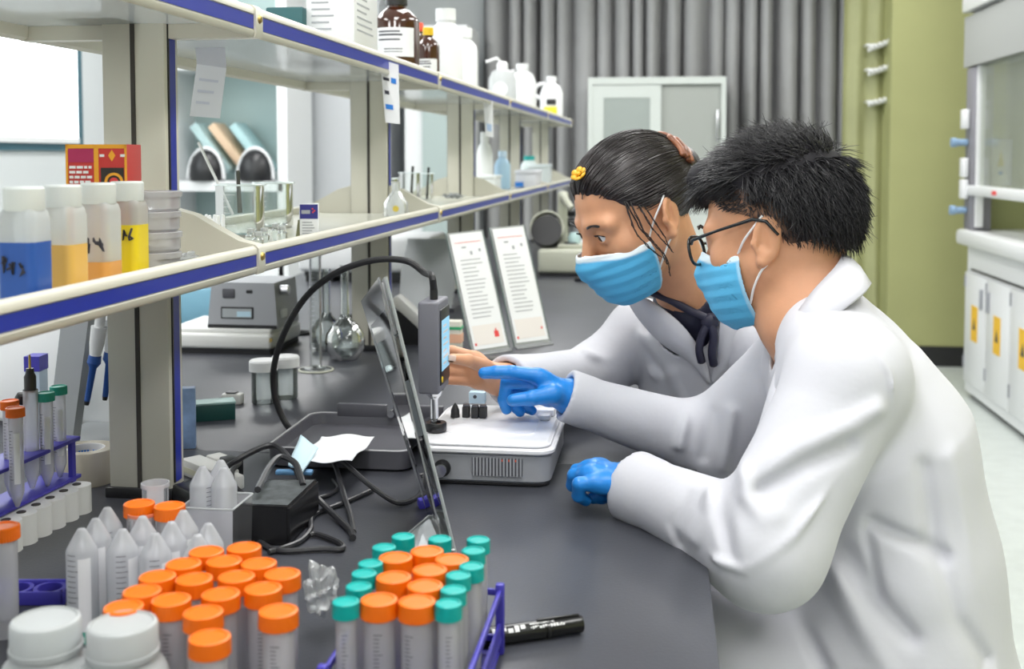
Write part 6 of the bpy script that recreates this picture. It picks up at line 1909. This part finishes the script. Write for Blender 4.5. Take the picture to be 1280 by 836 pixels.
sdf_mesh('body', woman_body, (-.36, 1.60, .50), (.30, 2.22, 1.36), .0026, M_skin, wom)
for c in EYE: eye_obj('eye', HW, c, HW.M @ np.array([1, -.1, -.15]), wom)
# thumb nail
o = MB().box((0, 0, 0), (.011, .0016, .0085), (0, R(8), R(10)), .0007).build('thumb_nail', mat('nail', (.80, .56, .46), .25), None, loc=th3[2] + np.array([.002, -.0076, .002])); placed(o, wom)
# dark blouse with a tied scarf
M_navy = mat('navy_blouse', (.012, .012, .035), .55, bump=.1, bscale=200)
def blouse(P):
    d = smin(wtorso(P, -.022), d_cap(P, nbW + [0, 0, .012], T[0], .064, .060), .03)
    d = smin(d, d_cap(P, nbW + fW * .012 + [0, 0, .0], T[0] + fW * .02, .052, .030), .02)
    nk = HW.w((-.030, 0, -.050))
    d = d - .003 * wav2(P)
    return smax(d, -d_cap(P, nbW + [0, 0, .01], nk, .049, .052), .004)
sdf_mesh('blouse', blouse, (-.12, 1.70, .55), (.32, 2.25, 1.20), .005, M_navy, wom, None, 2.2)
F_w = [(fold3([(745, 415), (790, 430), (830, 462)], 1.90), -.006, .010), (fold3([(735, 440), (775, 452), (815, 470)], 1.90), .006, .009),
       (fold3([(770, 395), (800, 420), (835, 440)], 1.92), .006, .012), (fold3([(790, 380), (812, 412), (822, 450)], 1.93), -.006, .010),
       (fold3([(700, 455), (715, 480)], 1.86), .005, .008), (fold3([(722, 447), (735, 482)], 1.90), -.005, .008), (fold3([(680, 455), (690, 478)], 1.80), -.004, .008),
       (fold3([(840, 470), (850, 500), (846, 530)], 1.86), .006, .012), (fold3([(920, 430), (905, 480), (905, 530)], 1.84), -.005, .010)]
def woman_coat(P):
    d = wtorso(P, .012)
    Q = squash(P, T[0])
    d = smin(d, d_cap(Q, nbW + [.004, 0, -.020], T[0], .062, .075), .04)
    for s_ in (shR, shL): d = smin(d, d_cap(P, T[0] * .4 + s_ * .6 + [0, 0, .006], s_, .060, .062), .035)
    ar = smin(d_cap(P, shR, elR, .062, .052), d_cap(P, elR, wrR, .050, .034), .025)
    ar = smin(ar, d_cap(P, wrR * .92 + elR * .08, wrR, .035, .036), .01)
    al = smin(d_cap(P, shL, elL, .062, .050), d_cap(P, elL, wrL, .050, .036), .025)
    d = smin(d, smin(ar, al, .01), .02)
    for yy in (1.93, 2.10): d = smin(d, d_cap(P, T[3], (.0, yy, .56), .105, .08), .05)
    near = np.clip(1 - np.abs(d) / .04, 0, 1)
    d = d - (.0065 * wav(P) + .002 * wav2(P)) * near
    for pl, am, wd in F_w: d = d - 1.5 * am * np.exp(-(polydist(P, pl, (1, .5, 1)) / wd) ** 2) * near
    nk = HW.w((-.030, 0, -.050))
    d = smax(d, -d_cap(P, nbW + [0, 0, -.02], nk, .062, .072), .005)
    # the open front
    d = smax(d, -d_cap(P, PT(862, 392, 1.79), PT(889, 470, 1.805), .048, .006), .004)
    for w_, e_, r_ in ((wrR, elR, .029), (wrL, elL, .030)):
        ax = (w_ - e_) / np.linalg.norm(w_ - e_)
        d = smax(d, -d_cap(P, w_ - ax * .02, w_ + ax * .12, r_, r_), .003)
        d = np.where(np.linalg.norm(P - V3(w_), axis=1) < .08, np.maximum(d, (P - V3(w_ + ax * .004)) @ V3(ax)), d)
    d = np.maximum(d, .02 - P[:, 0] - np.where(P[:, 2] > .76, 10, 0))
    return np.maximum(d, .42 - P[:, 2])
sdf_mesh('lab_coat', woman_coat, (-.30, 1.62, .40), (.36, 2.32, 1.18), .004, M_coat, wom, None, 2.4)
# lapels
def lapel(pts_in, pts_out, nm='lapel'):
    A_, B_ = catmull([oy(*p) for p in pts_in], 5), catmull([oy(*p) for p in pts_out], 5)
    mb = MB(); ra = [mb.bm.verts.new(p) for p in A_]; rb_ = [mb.bm.verts.new(p) for p in B_]
    rm = [mb.bm.verts.new(p.lerp(q, .5) + Vector((0, -.004, .002))) for p, q in zip(A_, B_)]
    for k in range(len(ra) - 1):
        mb.bm.faces.new((ra[k], rm[k], rm[k + 1], ra[k + 1])); mb.bm.faces.new((rm[k], rb_[k], rb_[k + 1], rm[k + 1]))
    return placed(mb.build(nm, M_coat, None, smooth=180, solid=.004), wom)
lapel([(806, 372, 1.815), (828, 386, 1.805), (856, 410, 1.80), (880, 446, 1.812), (888, 476, 1.83)], [(786, 378, 1.86), (800, 400, 1.835), (826, 428, 1.82), (862, 452, 1.82), (886, 480, 1.83)])
lapel([(900, 378, 1.80), (900, 400, 1.795), (897, 430, 1.80), (893, 455, 1.812), (890, 476, 1.828)], [(930, 385, 1.83), (935, 410, 1.815), (926, 438, 1.815), (910, 462, 1.82), (892, 480, 1.828)])
# scarf knot and ribbons
kz = oy(887, 402, 1.795)
o = MB().lathe([(0, -.012), (.011, -.009), (.014, 0), (.011, .009), (0, .012)], 16, rot=(R(90), 0, .4)).build('scarf_knot', M_navy, None, smooth=180, loc=kz); placed(o, wom)
for pts2 in ([(886, 403, 1.792), (878, 418, 1.788), (874, 436, 1.79), (877, 452, 1.80)], [(888, 403, 1.792), (892, 420, 1.788), (890, 440, 1.79), (892, 456, 1.80)], [(884, 398, 1.792), (862, 388, 1.80), (836, 374, 1.81), (812, 364, 1.825)], [(890, 398, 1.793), (900, 390, 1.80), (906, 380, 1.82)]):
    o = MB().tube(catmull([oy(*p) for p in pts2], 5), .0068 if len(pts2) != 3 else .008, 8).build('scarf_end', M_navy, None, smooth=180); placed(o, wom)
q = oy(955, 441, 1.835)
mb = MB()
for k in range(4): mb.box2((k * .006, -.0006, 0), (k * .006 + .0045, 0, .006))
placed(mb.build('embroidered_name', M_ink, None, loc=q), wom)
# mask and loops
face_mask(HW, wom, -.017, -.122, .030, off=.0055, pleat=.0014, top=(.80, .88, .93), blue=(.08, .42, .72))
for s_ in (1, -1):
    loop(HW, [(.032, s_ * .064, -.034), (.015, s_ * .076, -.006), (-.004, s_ * .080, .012), (-.016, s_ * .079, .022)], .0015, M_loop, 'ear_loop', wom)
    loop(HW, [(.032, s_ * .060, -.082), (.018, s_ * .070, -.062), (.004, s_ * .075, -.046), (-.008, s_ * .077, -.040)], .0015, M_loop, 'ear_loop', wom)
# hair pulled back
M_hairw = mat('dark_brown_hair', (.022, .016, .017), .36, spec=.6)
def hlw(L):
    x, z = L[:, 0], L[:, 2]
    return np.interp(x, [-.12, -.06, -.030, -.012, .012, .04, .062, .08, .10], [-.04, -.048, -.030, .020, .012, .030, .054, .070, .074]) - z + .0025 * np.sin(L[:, 1] * 210 + x * 90) + .0018 * np.sin(L[:, 1] * 470)
BUN = np.array([-.098, 0, .030])
hwv = Waves(21, 10, 60, 140)
def whair(P):
    L = HW.loc(P)
    d = d_ell(L, (-.008, 0, .032), (.1035, .0815, .0905)) + .006 * np.clip(1 + hlw(L) / .022, 0, 1)
    d = smin(d, d_ell(L, BUN, (.036, .040, .034)), .02)
    d = d - .0016 * hwv(P)
    return smax(d, hlw(L) * .8, .008)
c = HW.w((-.01, 0, .03))
sdf_mesh('hair', whair, c - .15, c + .15, .0026, M_hairw, wom, None, 2.0)
g = np.random.RandomState(8); paths = []; tries = 0
cen = np.array([-.008, 0, .032]); rad = np.array([.1035, .0815, .0905])
bd = (BUN - cen) / rad; bd /= np.linalg.norm(bd)
while len(paths) < 2200 and tries < 30000:
    tries += 1
    v = g.normal(size=3); v /= np.linalg.norm(v)
    p = cen + v * rad
    hh_ = hlw(p[None].astype(f32))[0]
    if hh_ > (.007 if g.rand() < .25 else .0) or (hh_ < -.03 and g.rand() < .45): continue
    ang = math.acos(np.clip(v @ bd, -1, 1))
    if ang < .25: continue
    pts = []; off = g.uniform(.0003, .0022); nn = 8; fr = min(1, g.uniform(.45, .8) / ang)
    for k in range(nn):
        t = fr * k / (nn - 1)
        q = (math.sin((1 - t) * ang) * v + math.sin(t * ang) * bd) / math.sin(ang)
        pp = cen + q * rad
        th_ = .006 * float(np.clip(1 + hlw(pp[None].astype(f32))[0] / .022, 0, 1.25))
        pts.append(cen + q * rad * (1 + (off * (1 + .6 * math.sin(3 * t + p[1] * 80)) - th_) / .09))
    paths.append(HW.ww(pts))
strands('hair_strands', paths, .0009, M_hairw, wom, .5)
loose = []
for k, pts2 in enumerate(([(772, 222, 1.690), (782, 250, 1.680), (800, 284, 1.676), (818, 306, 1.676), (832, 320, 1.680), (838, 345, 1.684)],
                          [(774, 222, 1.690), (782, 252, 1.680), (794, 288, 1.675), (812, 310, 1.675), (828, 322, 1.678)],
                          [(790, 235, 1.690), (802, 262, 1.684), (816, 286, 1.682), (832, 304, 1.684), (842, 316, 1.688)],
                          [(778, 224, 1.690), (789, 254, 1.679), (805, 288, 1.675), (824, 310, 1.676), (834, 330, 1.680)],
                          [(795, 236, 1.692), (810, 264, 1.688), (826, 288, 1.688), (838, 310, 1.69)])):
    for j in range(4): loose.append([np.array(p) + g.normal(size=3) * .0007 for p in catmull([oy(*p) for p in pts2], 5)])
strands('loose_strands', loose, .0009, M_hairw, wom, .4)
paths = []
for s_ in (1, -1):
    for k in range(130):
        u = g.rand(); yy = s_ * (.014 + .034 * u); xx = .0945 - .30 * max(0, abs(yy) - .020) ** 1.1 + .001
        p = np.array([xx, yy, .0185 + .004 * math.sin(u * 2.6) + g.uniform(-.0016, .0016)])
        q = p + np.array([-.001, s_ * .006, .001]); paths.append(HW.ww([p, (p + q) / 2 + [.0006, 0, .0004], q]))
    for k in range(26):
        u = k / 25; yy = s_ * (.0205 + .023 * u); zz = .0045 * math.sin(u * 3.1)
        p = np.array([.0905 - .012 * abs(u - .4), yy, .001 + zz]); paths.append(HW.ww([p, p + [.003, 0, .0005], p + [.005, s_ * .001, .0025]]))
strands('eyebrows', paths, .0007, M_hairb, wom)
# brown hair claw over the bun and a yellow flower clip
M_claw = mat('brown_scrunchie', (.30, .10, .035), .4, col2=(.10, .03, .015), vscale=60)
for k in range(4):
    pts2 = []
    for j in range(11):
        ph_ = -1.15 + 2.3 * j / 10                      # across the head, ear to ear
        el = .95 + .13 * k + .05 * math.sin(j * 2.4 + k)  # how far back over the crown
        dirv = np.array([-math.sin(el), math.sin(ph_) * .8, math.cos(el) * math.cos(ph_)])
        dirv /= np.linalg.norm(dirv)
        pts2.append(HW.w(np.array([-.008, 0, .032]) + dirv * rad * (1.03 + .02 * (k % 2))))
    o = MB().tube(catmull([Vector(p) for p in pts2], 4), .0062, 8).build('hair_band', M_claw, None, smooth=180); placed(o, wom)
fq = Vector(HW.w((.068, .012, .098)))
fo = MB()
for k in range(6):
    a = 2 * math.pi * k / 6
    fo.lathe([(0, -.002), (.0055, -.001), (.0065, .001), (0, .003)], 10, (math.cos(a) * .008, math.sin(a) * .008, 0), (.5 * math.sin(a), -.5 * math.cos(a), 0))
fo.lathe([(0, 0), (.004, .001), (.003, .004), (0, .005)], 10)
o = fo.build('flower_clip', mat('yellow_petals', (.80, .42, .02), .5), None, smooth=180, loc=fq, rot=(R(40), R(-35), 0)); placed(o, wom); o['label'] = 'yellow flower hair clip'
# trousers, shoes, stool
M_brown = mat('brown_trousers', (.06, .045, .03), .8)
def wlegs(P):
    d = None
    for yy in (1.93, 2.10):
        e = smin(d_cap(P, T[3], (-.02, yy, .56), .085, .058), d_cap(P, (-.02, yy, .56), (.05, yy, .10), .058, .045), .02); d = e if d is None else smin(d, e, .02)
    return np.maximum(d, .06 - P[:, 2])
sdf_mesh('trousers', wlegs, (-.1, 1.83, .04), (.32, 2.20, .72), .008, M_brown, wom)
for yy in (1.93, 2.10):
    def shoe(P, yy=yy):
        d = smin(d_cap(P, (.06, yy, .038), (-.10, yy, .028), .038, .030), d_cap(P, (.05, yy, .05), (.05, yy, .09), .038, .042), .03)
        return np.maximum(d, .002 - P[:, 2])
    sdf_mesh('shoe', shoe, (-.16, yy - .06, -.01), (.12, yy + .06, .15), .006, M_white, wom)
stool(T[3][0] + .03, T[3][1], .43, 'round black lab stool under the woman with tied-back hair')
